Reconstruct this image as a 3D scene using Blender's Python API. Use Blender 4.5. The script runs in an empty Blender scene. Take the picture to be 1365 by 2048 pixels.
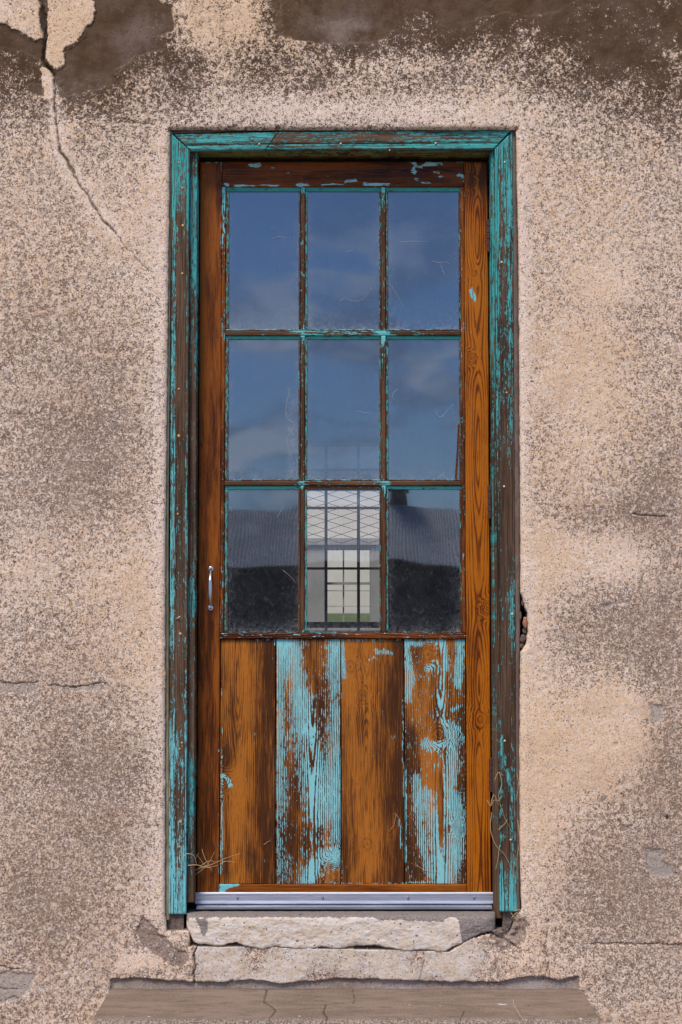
import bpy, math, random
import numpy as np
from mathutils import Vector
random.seed(4)
S = bpy.context.scene
COL = S.collection
# ------------------------------------------------------------------ camera, world, sun, exposure
F = 3500.0; D = 5.0; CAMZ = 1.25; TH = math.atan(201.0 / F)
cam = bpy.data.cameras.new('camera'); camo = bpy.data.objects.new('camera', cam); COL.objects.link(camo)
camo.location = (0, -D, CAMZ); camo.rotation_euler = (math.pi/2 + TH, 0, 0)
cam.sensor_fit = 'HORIZONTAL'; cam.sensor_width = 24.0; cam.lens = 24.0 * F / 1365.0
cam.clip_start = 0.05; cam.clip_end = 3000
S.camera = camo
SUN_EL = math.radians(52); SUN_AZ = math.radians(-24)          # from behind the camera, slightly left
w = bpy.data.worlds.new('World'); S.world = w; w.use_nodes = True
sund = bpy.data.lights.new('sun', 'SUN'); sund.energy = 1.5; sund.angle = math.radians(22); sund.color = (1.0, 0.90, 0.78)
suno = bpy.data.objects.new('sun', sund); COL.objects.link(suno)
sdir = Vector((math.sin(SUN_AZ)*math.cos(SUN_EL), -math.cos(SUN_AZ)*math.cos(SUN_EL), math.sin(SUN_EL)))  # towards the sun
suno.rotation_euler = sdir.to_track_quat('Z', 'Y').to_euler(); suno.location = sdir * 20
S.view_settings.view_transform = 'Standard'; S.view_settings.look = 'None'
S.view_settings.gamma = 1.0; S.view_settings.exposure = 1.12
S.view_settings.use_curve_mapping = False

# ------------------------------------------------------------------ small node language
class NT:
    def __init__(s, tree): s.t = tree; s.n = tree.nodes; s.l = tree.links
    def node(s, kind, **kw):
        n = s.n.new(kind)
        for k, v in kw.items(): setattr(n, k, v)
        return n
    def put(s, sock, v):
        if isinstance(v, bpy.types.NodeSocket): s.l.new(v, sock)
        elif isinstance(v, (tuple, list)) and sock.type == 'RGBA' and len(v) == 3: sock.default_value = (*v, 1)
        else: sock.default_value = v
    def m(s, op, a, b=None, c=None, clamp=False):
        n = s.node('ShaderNodeMath', operation=op, use_clamp=clamp); s.put(n.inputs[0], a)
        if b is not None: s.put(n.inputs[1], b)
        if c is not None: s.put(n.inputs[2], c)
        return n.outputs[0]
    def vm(s, op, a, b=None):
        n = s.node('ShaderNodeVectorMath', operation=op); s.put(n.inputs[0], a)
        if b is not None: s.put(n.inputs[1], b)
        return n.outputs[0]
    def mix(s, f, a, b, blend='MIX'):
        n = s.node('ShaderNodeMix', data_type='RGBA', blend_type=blend); s.put(n.inputs[0], f); s.put(n.inputs[6], a); s.put(n.inputs[7], b)
        return n.outputs[2]
    def noise(s, vec, scale=1.0, detail=2.0, rough=0.5, dist=0.0):
        n = s.node('ShaderNodeTexNoise'); s.put(n.inputs['Vector'], vec)
        for k, v in (('Scale', scale), ('Detail', detail), ('Roughness', rough), ('Distortion', dist)): s.put(n.inputs[k], v)
        return n.outputs['Fac']
    def step(s, v, lo, hi):
        n = s.node('ShaderNodeMapRange', interpolation_type='SMOOTHSTEP'); s.put(n.inputs['Value'], v); s.put(n.inputs['From Min'], lo); s.put(n.inputs['From Max'], hi)
        return n.outputs['Result']
    def attr(s, name, vec=False):
        n = s.node('ShaderNodeAttribute', attribute_name=name, attribute_type='GEOMETRY')
        return n.outputs['Vector' if vec else 'Fac']
    def bump(s, h, strength, dist):
        n = s.node('ShaderNodeBump'); s.put(n.inputs['Height'], h); n.inputs['Strength'].default_value = strength; n.inputs['Distance'].default_value = dist
        return n.outputs[0]
    def obj(s): return s.node('ShaderNodeTexCoord').outputs['Object']

def new_mat(name):
    m = bpy.data.materials.new(name); m.use_nodes = True; m.node_tree.nodes.clear()
    t = NT(m.node_tree); out = t.node('ShaderNodeOutputMaterial'); return m, t, out
def principled(t, out, col, rough=0.8, metal=0.0, normal=None, spec=0.5):
    p = t.node('ShaderNodeBsdfPrincipled'); t.put(p.inputs['Base Color'], col); t.put(p.inputs['Roughness'], rough); t.put(p.inputs['Metallic'], metal)
    t.put(p.inputs['Specular IOR Level'], spec)
    if normal is not None: t.put(p.inputs['Normal'], normal)
    t.l.new(p.outputs[0], out.inputs[0]); return p

# world: clear blue sky with broken cloud
wt = NT(w.node_tree); wt.n.clear()
sky = wt.node('ShaderNodeTexSky', sky_type='NISHITA'); sky.sun_disc = False
sky.sun_elevation = SUN_EL; sky.sun_rotation = math.pi - SUN_AZ if False else math.atan2(sdir.x, sdir.y)
sky.air_density = 1.0; sky.dust_density = 0.3; sky.ozone_density = 5.0
tc = wt.node('ShaderNodeTexCoord').outputs['Generated']
cv = wt.vm('MULTIPLY', tc, (1.0, 1.0, 2.2))
c1 = wt.noise(wt.vm('ADD', cv, (0.3, 0.0, 0.35)), 10.5, 5, 0.55, 0.3)
c2 = wt.noise(cv, 13.0, 4, 0.5, 0.2)
cm = wt.step(wt.m('ADD', wt.m('MULTIPLY', c1, 0.75), wt.m('MULTIPLY', c2, 0.25)), 0.45, 0.57)
ccol = wt.mix(wt.step(c2, 0.47, 0.64), (1.9, 2.7, 4.3), (6.0, 6.6, 7.7))
bl = wt.mix(1.0, sky.outputs[0], (0.68, 0.78, 0.93), 'MULTIPLY')
bg = wt.node('ShaderNodeBackground'); wt.put(bg.inputs[0], wt.mix(wt.m('MULTIPLY', cm, wt.m('MULTIPLY_ADD', wt.step(wt.m('ABSOLUTE', wt.node('ShaderNodeSeparateXYZ').outputs[2]), 0.24, 0.13), 0.5, 0.25)), bl, ccol)); [wt.l.new(tc, n.inputs[0]) for n in wt.n if n.bl_idname == 'ShaderNodeSeparateXYZ']; bg.inputs[1].default_value = 0.065
wo = wt.node('ShaderNodeOutputWorld'); wt.l.new(bg.outputs[0], wo.inputs[0])

# ------------------------------------------------------------------ pixel <-> world (real depths)
cT, sT = math.cos(TH), math.sin(TH)
def P(px, py, Y):
    a = (px - 682.5) / F; b = (1024.0 - py) / F
    dx, dy, dz = a, cT - b*sT, sT + b*cT
    k = (Y + D) / dy
    return Vector((dx*k, Y, CAMZ + dz*k))
def proj(X, Y, Z):
    dy = Y + D; dz = Z - CAMZ
    f = dy*cT + dz*sT; u = -dy*sT + dz*cT
    return 682.5 + F*X/f, 1024.0 - F*u/f
def WX(px, Y, at=1056): return P(px, at, Y).x
def WZ(py, Y): return P(682.5, py, Y).z

# ------------------------------------------------------------------ numpy noise and masks
_r = np.random.RandomState(11); PERM = _r.permutation(512).astype(np.int64); PERM = np.concatenate([PERM, PERM])
GR = np.stack([np.cos(np.arange(64)*2*np.pi/64), np.sin(np.arange(64)*2*np.pi/64)], 1)
def pn(x, y, seed=0):
    x = np.asarray(x, float) + seed*17.31; y = np.asarray(y, float) + seed*5.77
    xi = np.floor(x).astype(np.int64); yi = np.floor(y).astype(np.int64); xf = x - xi; yf = y - yi
    def g(ix, iy, fx, fy):
        h = PERM[(PERM[ix & 511] + iy) & 511] & 63; v = GR[h]; return v[..., 0]*fx + v[..., 1]*fy
    u = xf*xf*xf*(xf*(xf*6-15)+10); v = yf*yf*yf*(yf*(yf*6-15)+10)
    a = g(xi, yi, xf, yf); b = g(xi+1, yi, xf-1, yf); c = g(xi, yi+1, xf, yf-1); d = g(xi+1, yi+1, xf-1, yf-1)
    return 1.5*((a*(1-u)+b*u)*(1-v) + (c*(1-u)+d*u)*v)
def fbm(x, y, o=4, seed=0, r=0.5):
    s = 0; a = 1.0; f = 1.0; t = 0
    for i in range(o): s = s + a*pn(x*f, y*f, seed+i); t += a; a *= r; f *= 2.03
    return s/t
def sst(v, lo, hi):
    t = np.clip((v-lo)/(hi-lo), 0, 1); return t*t*(3-2*t)
def blob(x, y, cx, cy, rx, ry): return np.exp(-(((x-cx)/rx)**2 + ((y-cy)/ry)**2))
def dline(x, y, pts):
    d = np.full(np.shape(x), 1e9)
    for (x0, y0), (x1, y1) in zip(pts[:-1], pts[1:]):
        vx, vy = x1-x0, y1-y0; t = np.clip(((x-x0)*vx+(y-y0)*vy)/(vx*vx+vy*vy+1e-9), 0, 1)
        d = np.minimum(d, np.hypot(x-x0-t*vx, y-y0-t*vy))
    return d
def stroke(x, y, pts, wd, soft=0.5): return 1 - sst(dline(x, y, pts), wd*(1-soft), wd*(1+soft))
def poly(x, y, pts, soft=2.0):
    if np.size(x) > 200000:
        xs = [p[0] for p in pts]; ys = [p[1] for p in pts]; k = 3*soft+4; mk = (x > min(xs)-k) & (x < max(xs)+k) & (y > min(ys)-k) & (y < max(ys)+k)
        out = np.zeros(np.shape(x)); out[mk] = poly_(x[mk], y[mk], pts, soft); return out
    return poly_(x, y, pts, soft)
def poly_(x, y, pts, soft):
    ins = np.zeros(np.shape(x), bool); n = len(pts)
    for i in range(n):
        x0, y0 = pts[i]; x1, y1 = pts[(i+1) % n]
        if y0 == y1: continue
        ins ^= ((y0 > y) != (y1 > y)) & (x < (x1-x0)*(y-y0)/(y1-y0)+x0)
    d = dline(x, y, list(pts)+[pts[0]]); d = np.where(ins, d, -d)
    return sst(d, -soft, soft)
def tab(v, pts): return np.interp(v, [p[0] for p in pts], [p[1] for p in pts])

# ------------------------------------------------------------------ object helpers
def tag(o, label=None, cat=None, group=None, kind=None):
    if label: o['label'] = label
    if cat: o['category'] = cat
    if group: o['group'] = group
    if kind: o['kind'] = kind
    return o
def thing(name, loc, label, cat, group=None):
    o = bpy.data.objects.new(name, None); COL.objects.link(o); o.location = loc; o.empty_display_size = 0.1
    return tag(o, label, cat, group)
def link_mesh(name, me, parent=None, mat=None):
    o = bpy.data.objects.new(name, me); COL.objects.link(o)
    if parent is not None:
        o.parent = parent
    if mat is not None and not me.materials: me.materials.append(mat)
    return o
def origin_of(parent):
    v = Vector((0, 0, 0)); p = parent
    while p is not None: v += Vector(p.location); p = p.parent
    return v
def np_mesh(name, verts, faces, mat, parent=None, attrs=None, smooth=True):
    """verts in world coordinates; stored relative to the parent's base"""
    me = bpy.data.meshes.new(name); verts = np.asarray(verts, float) - np.array(origin_of(parent))
    faces = np.asarray(faces, np.int32); nf = len(faces); k = faces.shape[1]
    me.vertices.add(len(verts)); me.vertices.foreach_set('co', verts.astype(np.float32).ravel())
    me.loops.add(nf*k); me.loops.foreach_set('vertex_index', faces.ravel())
    me.polygons.add(nf); me.polygons.foreach_set('loop_start', np.arange(nf, dtype=np.int32)*k)
    me.polygons.foreach_set('loop_total', np.full(nf, k, np.int32))
    me.polygons.foreach_set('use_smooth', np.full(nf, smooth, bool))
    me.update(calc_edges=True); me.validate()
    for kx, a in (attrs or {}).items():
        a = np.asarray(a, np.float32)
        if a.ndim == 2: at = me.attributes.new(kx, 'FLOAT_VECTOR', 'POINT'); at.data.foreach_set('vector', a.ravel())
        else: at = me.attributes.new(kx, 'FLOAT', 'POINT'); at.data.foreach_set('value', a.ravel())
    me.materials.append(mat)
    return link_mesh(name, me, parent)
class MB:
    def __init__(s): s.v = []; s.f = []
    def box(s, x0, x1, y0, y1, z0, z1):
        b = len(s.v); s.v += [(x, y, z) for z in (z0, z1) for y in (y0, y1) for x in (x0, x1)]
        s.f += [[b+i for i in q] for q in ((0,2,3,1), (4,5,7,6), (0,1,5,4), (2,6,7,3), (0,4,6,2), (1,3,7,5))]; return s
    def tube(s, pts, r, n=6, caps=True, flat=1.0):
        pts = [Vector(p) for p in pts]; b = len(s.v); N = len(pts)
        rr = r if isinstance(r, (list, tuple)) else [r]*N
        ref = Vector((0, -1, 0))
        for i, p in enumerate(pts):
            t = (pts[min(i+1, N-1)] - pts[max(i-1, 0)]).normalized()
            a = t.cross(ref)
            if a.length < 1e-3: a = t.cross(Vector((1, 0, 0)))
            a.normalize(); c = a.cross(t).normalized()
            for k in range(n):
                g = 2*math.pi*k/n; s.v.append(tuple(p + a*math.cos(g)*rr[i] + c*math.sin(g)*rr[i]*flat))
        for i in range(N-1):
            for k in range(n): s.f.append([b+i*n+k, b+i*n+(k+1) % n, b+(i+1)*n+(k+1) % n, b+(i+1)*n+k])
        if caps: s.f.append([b+k for k in range(n)][::-1]); s.f.append([b+(N-1)*n+k for k in range(n)])
        return s
    def lathe_y(s, cx, cz, prof, n=20):
        """profile of (radius, y) turned about an axis along y"""
        b = len(s.v)
        for r, y in prof:
            for k in range(n): g = 2*math.pi*k/n; s.v.append((cx+r*math.cos(g), y, cz+r*math.sin(g)))
        for i in range(len(prof)-1):
            for k in range(n): s.f.append([b+i*n+k, b+i*n+(k+1) % n, b+(i+1)*n+(k+1) % n, b+(i+1)*n+k])
        s.f.append([b+k for k in range(n)]); s.f.append([b+(len(prof)-1)*n+k for k in range(n)][::-1])
        return s
    def build(s, name, mat, parent=None, smooth=False, bevel=0):
        me = bpy.data.meshes.new(name); o0 = origin_of(parent)
        me.from_pydata([tuple(Vector(v)-o0) for v in s.v], [], s.f); me.update()
        import bmesh
        bm = bmesh.new(); bm.from_mesh(me)
        if bevel: bmesh.ops.bevel(bm, geom=bm.edges[:], offset=bevel, segments=2, affect='EDGES', profile=0.6)
        bmesh.ops.recalc_face_normals(bm, faces=bm.faces[:]); bm.to_mesh(me); bm.free()
        me.polygons.foreach_set('use_smooth', [smooth]*len(me.polygons))
        return link_mesh(name, me, parent, mat)

# ------------------------------------------------------------------ materials
def mat_stucco():
    m, t, out = new_mat('stucco'); co = t.obj()
    cov = t.attr('cov'); warm = t.attr('warm'); wash = t.attr('wash'); bare = t.attr('bare'); smoothp = t.attr('smooth'); dirt_shade = t.attr('dirt_shade')
    n1 = t.noise(co, 215, 4, 0.72, 0.9); n2 = t.noise(co, 72, 2, 0.5, 0.4); n3 = t.noise(co, 150, 3, 0.65); n4 = t.noise(co, 22, 4, 0.6); n5 = t.noise(co, 300, 2, 0.6)
    f = t.m('ADD', t.m('MULTIPLY', n1, 0.72), t.m('MULTIPLY', n2, 0.28))
    th = t.m('SUBTRACT', 0.71, t.m('MULTIPLY', cov, 0.42))
    coat = t.step(t.m('SUBTRACT', f, th), -0.022, 0.022)
    coat = t.m('MULTIPLY', coat, t.m('SUBTRACT', 1.0, bare), clamp=True)
    white = t.step(t.m('SUBTRACT', n3, t.m('MULTIPLY', warm, 0.13)), 0.37, 0.50)
    cc = t.mix(white, (0.83, 0.575, 0.37), (0.91, 0.715, 0.585))
    cc = t.mix(t.m('MULTIPLY', t.step(n5, 0.54, 0.66), 0.65), cc, (0.36, 0.24, 0.16))
    sub = t.mix(t.step(n4, 0.35, 0.65), (0.235, 0.143, 0.100), (0.36, 0.245, 0.182))
    sub = t.mix(t.m('MULTIPLY', t.step(n1, 0.35, 0.65), 0.35), sub, (0.36, 0.27, 0.215))
    sub = t.mix(t.m('MULTIPLY', t.step(n5, 0.52, 0.64), 0.65), sub, (0.08, 0.05, 0.036))
    barec = t.mix(t.step(n4, 0.3, 0.7), (0.080, 0.044, 0.023), (0.130, 0.078, 0.046))
    sub = t.mix(t.attr('subdark'), sub, barec)
    sub = t.mix(t.m('MULTIPLY', t.attr('haze_lime'), t.step(t.noise(co, 9, 5, 0.6), 0.38, 0.68)), sub, (0.25, 0.185, 0.150))
    col = t.mix(coat, sub, cc)
    col = t.mix(t.m('MULTIPLY', wash, 0.72), col, t.mix(t.step(n1, 0.35, 0.65), (0.27, 0.165, 0.118), (0.61, 0.430, 0.330)))
    fl = t.noise(t.vm('ADD', co, (2.2, 0, 5.1)), 130, 3, 0.7, 1.2); fm = t.noise(t.vm('ADD', co, (1.2, 0, 3.1)), 7, 4, 0.6)
    flk = t.m('MULTIPLY', t.m('MULTIPLY', t.step(fl, 0.56, 0.62), t.step(fm, 0.36, 0.62)), t.m('SUBTRACT', 1.0, t.m('MAXIMUM', bare, t.attr('subdark')), clamp=True))
    col = t.mix(t.m('MULTIPLY', flk, 0.8), col, (0.93, 0.82, 0.73))
    sm = t.mix(t.step(t.noise(co, 140, 4, 0.7), 0.3, 0.7), (0.36, 0.30, 0.26), (0.50, 0.43, 0.385))
    col = t.mix(smoothp, col, sm)
    rs = t.attr('riser'); rn = t.noise(t.vm('MULTIPLY', co, (1, 1, 1.8)), 55, 5, 0.65, 0.4)
    rc = t.mix(t.step(t.noise(t.vm('MULTIPLY', co, (1, 1, 2)), 24, 4, 0.6), 0.38, 0.62), (0.70, 0.57, 0.44), (0.76, 0.67, 0.60)); rc = t.mix(t.m('MULTIPLY', t.step(rn, 0.52, 0.66), 0.75), rc, (0.56, 0.36, 0.22))
    rc = t.mix(t.m('MULTIPLY', t.step(n5, 0.54, 0.66), 0.5), rc, (0.33, 0.23, 0.17))
    col = t.mix(t.step(t.m('ADD', rs, t.m('MULTIPLY', t.m('SUBTRACT', rn, 0.5), 1.2)), 0.45, 0.55), col, rc)
    pit = t.step(t.noise(t.vm('ADD', co, (7, 0, 2)), 230, 2, 0.5), 0.625, 0.67)
    col = t.mix(t.m('MULTIPLY', pit, 0.85), col, (0.06, 0.035, 0.025))
    red = t.step(t.noise(t.vm('ADD', co, (3.1, 0, 1.7)), 88, 1, 0.4), 0.74, 0.77)
    col = t.mix(t.m('MULTIPLY', red, 0.6), col, (0.33, 0.13, 0.07))
    col = t.mix(dirt_shade, col, (0.055, 0.04, 0.032))
    hh = t.m('ADD', t.m('MULTIPLY', n1, 0.55), t.m('ADD', t.m('MULTIPLY', coat, 0.30), t.m('MULTIPLY', n5, 0.20)))
    hh = t.m('MULTIPLY', hh, t.m('SUBTRACT', 1.0, t.m('MULTIPLY', t.m('MAXIMUM', smoothp, bare), 0.75)))
    principled(t, out, col, 0.93, 0, t.bump(hh, 0.85, 0.0035), 0.2); return m

def mat_wood(name, light, dark, p1=(0.06, 0.40, 0.40), p2=(0.20, 0.56, 0.62), ringk=0.55, fibk=0.5, rough=0.5, weather=0.0, pgrain=0.25, pedge=0.04, spec=0.16, bumpk=0.7, pamp=2.3, mid=None):
    m, t, out = new_mat(name)
    gc = t.attr('gc', True); ring = t.attr('ring'); paint = t.attr('paint'); tone = t.attr('tone'); knot = t.attr('knot'); pcol = t.attr('pcol')
    fib = t.noise(t.vm('MULTIPLY', gc, (430, 12, 1)), 1, 4, 0.65); fb2 = t.noise(t.vm('MULTIPLY', gc, (150, 4.0, 1)), 1, 3, 0.6); low = t.noise(t.vm('MULTIPLY', gc, (30, 2.2, 1)), 1, 3, 0.55)
    sn = t.m('SINE', t.m('MULTIPLY', t.m('ADD', ring, t.m('MULTIPLY', fb2, 0.55)), 6.28318))
    sp = t.noise(t.vm('MULTIPLY', gc, (14, 5.5, 1)), 1, 4, 0.6, 0.8)
    ln = t.m('POWER', t.m('ADD', t.m('MULTIPLY', sn, 0.5), 0.5, clamp=True), 2.2)
    a = t.m('ADD', t.m('MULTIPLY', ln, ringk), t.m('MULTIPLY', t.m('SUBTRACT', fib, 0.45), fibk*5.0))
    a = t.m('ADD', a, t.m('MULTIPLY', t.m('SUBTRACT', low, 0.5), 2.6)); a = t.m('ADD', a, t.m('MULTIPLY', t.m('SUBTRACT', sp, 0.5), 1.1)); a = t.m('ADD', a, tone, clamp=True)
    md = mid or tuple(math.sqrt(x*y)*1.15 for x, y in zip(light, dark))
    col = t.mix(t.step(a, -0.1, 0.75), light, md); col = t.mix(t.step(a, 0.40, 1.15), col, dark)
    pores = t.step(t.noise(t.vm('MULTIPLY', gc, (900, 45, 1)), 1, 1, 0.5), 0.60, 0.72)
    col = t.mix(t.m('MULTIPLY', pores, 0.45), col, tuple(c*0.35 for c in dark))
    col = t.mix(t.m('MULTIPLY', knot, 0.85), col, tuple(c*0.45 for c in dark))
    h = t.m('ADD', t.m('MULTIPLY', fib, 0.35), t.m('MULTIPLY', ln, -0.15))
    if weather > 0:
        gn = t.noise(t.vm('MULTIPLY', gc, (60, 3, 1)), 1, 4, 0.6)
        col = t.mix(t.m('MULTIPLY', t.step(gn, 0.35, 0.7), weather), col, (0.175, 0.125, 0.095))
        ck = t.step(t.noise(t.vm('MULTIPLY', gc, (230, 2.3, 1)), 1, 3, 0.6), 0.385, 0.33)
        col = t.mix(t.m('MULTIPLY', ck, 0.85), col, (0.022, 0.014, 0.010))
        fd = t.step(t.noise(t.vm('MULTIPLY', gc, (330, 5, 1)), 1, 2, 0.5), 0.48, 0.36); col = t.mix(t.m('MULTIPLY', fd, 0.6), col, (0.030, 0.017, 0.010))
    pf = t.noise(t.vm('MULTIPLY', gc, (190, 40, 1)), 1, 5, 0.70, 0.2); pf2 = t.noise(t.vm('MULTIPLY', gc, (420, 110, 1)), 1, 3, 0.6)
    pv = t.m('ADD', paint, t.m('MULTIPLY', t.m('SUBTRACT', pf, 0.5), pamp)); pv = t.m('ADD', pv, t.m('MULTIPLY', t.m('SUBTRACT', pf2, 0.5), 1.25))
    pv = t.m('SUBTRACT', pv, t.m('MULTIPLY', t.m('SUBTRACT', ln, 0.35), pgrain))
    if weather > 0:
        fc_ = t.step(t.noise(t.vm('MULTIPLY', gc, (430, 6, 1)), 1, 2, 0.5), 0.46, 0.36)
        pv = t.m('SUBTRACT', t.m('SUBTRACT', pv, t.m('MULTIPLY', ck, 0.9)), t.m('MULTIPLY', fc_, 0.75))
    pm = t.step(pv, 0.5-pedge, 0.5+pedge)
    pc = t.mix(t.m('ADD', pcol, t.m('MULTIPLY', t.m('SUBTRACT', fb2, 0.5), 0.7), clamp=True), p1, p2)
    pc = t.mix(t.m('MULTIPLY', t.step(pf2, 0.56, 0.70), 0.45), pc, tuple(c*0.45 for c in p1))
    pc = t.mix(t.m('MULTIPLY', t.step(fib, 0.55, 0.7), 0.25), pc, tuple(c*0.5 for c in p1))
    col = t.mix(pm, col, pc)
    h = t.m('ADD', h, t.m('MULTIPLY', pm, 0.55))
    if weather > 0: h = t.m('SUBTRACT', h, t.m('MULTIPLY', ck, 1.4))
    rg = t.m('ADD', rough, t.m('MULTIPLY', pm, 0.65-rough))
    principled(t, out, col, rg, 0, t.bump(h, bumpk, 0.0016), spec); return m

def mat_simple(name, c1, c2, rough=0.8, metal=0.0, scale=60, stretch=(1, 1, 1), bump=0.3, bd=0.001, spec=0.4):
    m, t, out = new_mat(name); co = t.vm('MULTIPLY', t.obj(), stretch)
    n = t.noise(co, scale, 4, 0.6); n2 = t.noise(co, scale*4.1, 2, 0.6)
    f = t.step(t.m('ADD', t.m('MULTIPLY', n, 0.7), t.m('MULTIPLY', n2, 0.3)), 0.35, 0.65)
    principled(t, out, t.mix(f, c1, c2), rough, metal, t.bump(t.m('ADD', n, n2), bump, bd) if bump else None, spec); return m

M_STUCCO = mat_stucco()
M_CASING = mat_wood('weathered_turquoise_wood', (0.155, 0.084, 0.045), (0.042, 0.021, 0.011), p1=(0.045, 0.36, 0.35), p2=(0.19, 0.56, 0.60), weather=0.25, rough=0.8, ringk=0.35, pgrain=0.30, spec=0.2, bumpk=0.9)
M_STILE_D = mat_wood('dark_varnished_wood', (0.32, 0.090, 0.010), (0.055, 0.014, 0.004), ringk=0.25, fibk=0.6, rough=0.38)
M_STILE_G = mat_wood('golden_varnished_wood', (0.45, 0.132, 0.006), (0.095, 0.020, 0.002), ringk=0.85, fibk=0.30, rough=0.36)
M_BOARD = mat_wood('stained_board_wood', (0.44, 0.145, 0.018), (0.050, 0.016, 0.005), p1=(0.18, 0.50, 0.50), p2=(0.28, 0.62, 0.66), ringk=0.42, fibk=0.5, rough=0.46, pgrain=0.95, pamp=2.7)
M_RAIL = mat_wood('red_brown_varnished_wood', (0.25, 0.062, 0.007), (0.030, 0.008, 0.003), p1=(0.27, 0.56, 0.58), p2=(0.38, 0.68, 0.70), pamp=3.2, ringk=0.45, fibk=0.4, rough=0.36)
M_BEAD = mat_wood('painted_bead_wood', (0.16, 0.075, 0.035), (0.06, 0.025, 0.012), p1=(0.035, 0.29, 0.24), p2=(0.16, 0.52, 0.54), ringk=0.3, rough=0.55, pgrain=0.1)
M_SOFFIT = mat_wood('olive_painted_wood', (0.16, 0.10, 0.04), (0.05, 0.03, 0.02), p1=(0.20, 0.20, 0.07), p2=(0.10, 0.30, 0.24), ringk=0.3, rough=0.7, weather=0.2)
M_ALU = mat_simple('aluminium', (0.50, 0.52, 0.60), (0.64, 0.66, 0.74), 0.42, 0.85, 40, (0.15, 1, 3), 0.15)
M_ALU2 = mat_simple('dull_aluminium', (0.28, 0.29, 0.34), (0.46, 0.48, 0.54), 0.45, 0.8, 30, (0.2, 1, 3), 0.2)
M_ZINC = mat_simple('zinc_plate', (0.50, 0.54, 0.60), (0.66, 0.70, 0.76), 0.33, 0.9, 90, (1, 1, 1), 0.1)
M_SCREW = mat_simple('screw_steel', (0.20, 0.20, 0.22), (0.38, 0.38, 0.40), 0.4, 0.8, 300)
M_HINGE = mat_simple('rusty_hinge_steel', (0.055, 0.028, 0.030), (0.11, 0.050, 0.045), 0.65, 0.3, 120, (1, 1, 1), 0.5)
M_BLACK = mat_simple('black_iron', (0.012, 0.010, 0.010), (0.03, 0.022, 0.02), 0.6, 0.2, 150)
M_NAIL = mat_simple('brass_nail', (0.55, 0.30, 0.10), (0.70, 0.45, 0.18), 0.5, 0.3, 400)
M_NAILW = mat_simple('painted_nail', (0.62, 0.55, 0.38), (0.70, 0.66, 0.50), 0.6, 0.0, 400)
M_FILL = mat_simple('brown_filler', (0.13, 0.085, 0.068), (0.21, 0.150, 0.125), 0.85, 0, 70, (1, 1, 0.3), 0.5, 0.002)
M_OLIVE = mat_simple('olive_sealant', (0.24, 0.19, 0.09), (0.40, 0.34, 0.22), 0.85, 0, 35, (1, 1, 0.3), 0.4, 0.002)
M_STRAW = mat_simple('dry_straw', (0.42, 0.29, 0.14), (0.62, 0.46, 0.27), 0.7, 0, 90)
M_WEB = mat_simple('cobweb_thread', (0.50, 0.46, 0.44), (0.62, 0.58, 0.56), 0.8, 0, 90)
M_LEAF = mat_simple('dry_leaf', (0.36, 0.15, 0.08), (0.52, 0.27, 0.17), 0.7, 0, 60)
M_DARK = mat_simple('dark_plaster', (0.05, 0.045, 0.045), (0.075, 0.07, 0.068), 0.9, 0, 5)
M_GRILLE = mat_simple('grille_iron', (0.022, 0.022, 0.028), (0.04, 0.04, 0.048), 0.6, 0.2, 50)
M_CREAM = mat_simple('cream_wall_paint', (0.74, 0.68, 0.57), (0.82, 0.77, 0.67), 0.9, 0, 3)
M_GREY = mat_simple('grey_wall_paint', (0.30, 0.30, 0.28), (0.38, 0.37, 0.34), 0.9, 0, 3)
M_GRASS = mat_simple('grass_ground', (0.07, 0.11, 0.035), (0.13, 0.16, 0.06), 0.95, 0, 2)
M_DIRT = mat_simple('dry_ground', (0.22, 0.17, 0.12), (0.32, 0.26, 0.19), 0.95, 0, 4, (1, 1, 1), 0.5, 0.02)
M_ROOF = mat_simple('grey_metal_roof', (0.36, 0.37, 0.39), (0.50, 0.51, 0.53), 0.6, 0.2, 1.5)
M_SIDING = mat_simple('dark_siding', (0.025, 0.026, 0.032), (0.045, 0.045, 0.052), 0.8, 0, 2)

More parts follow.
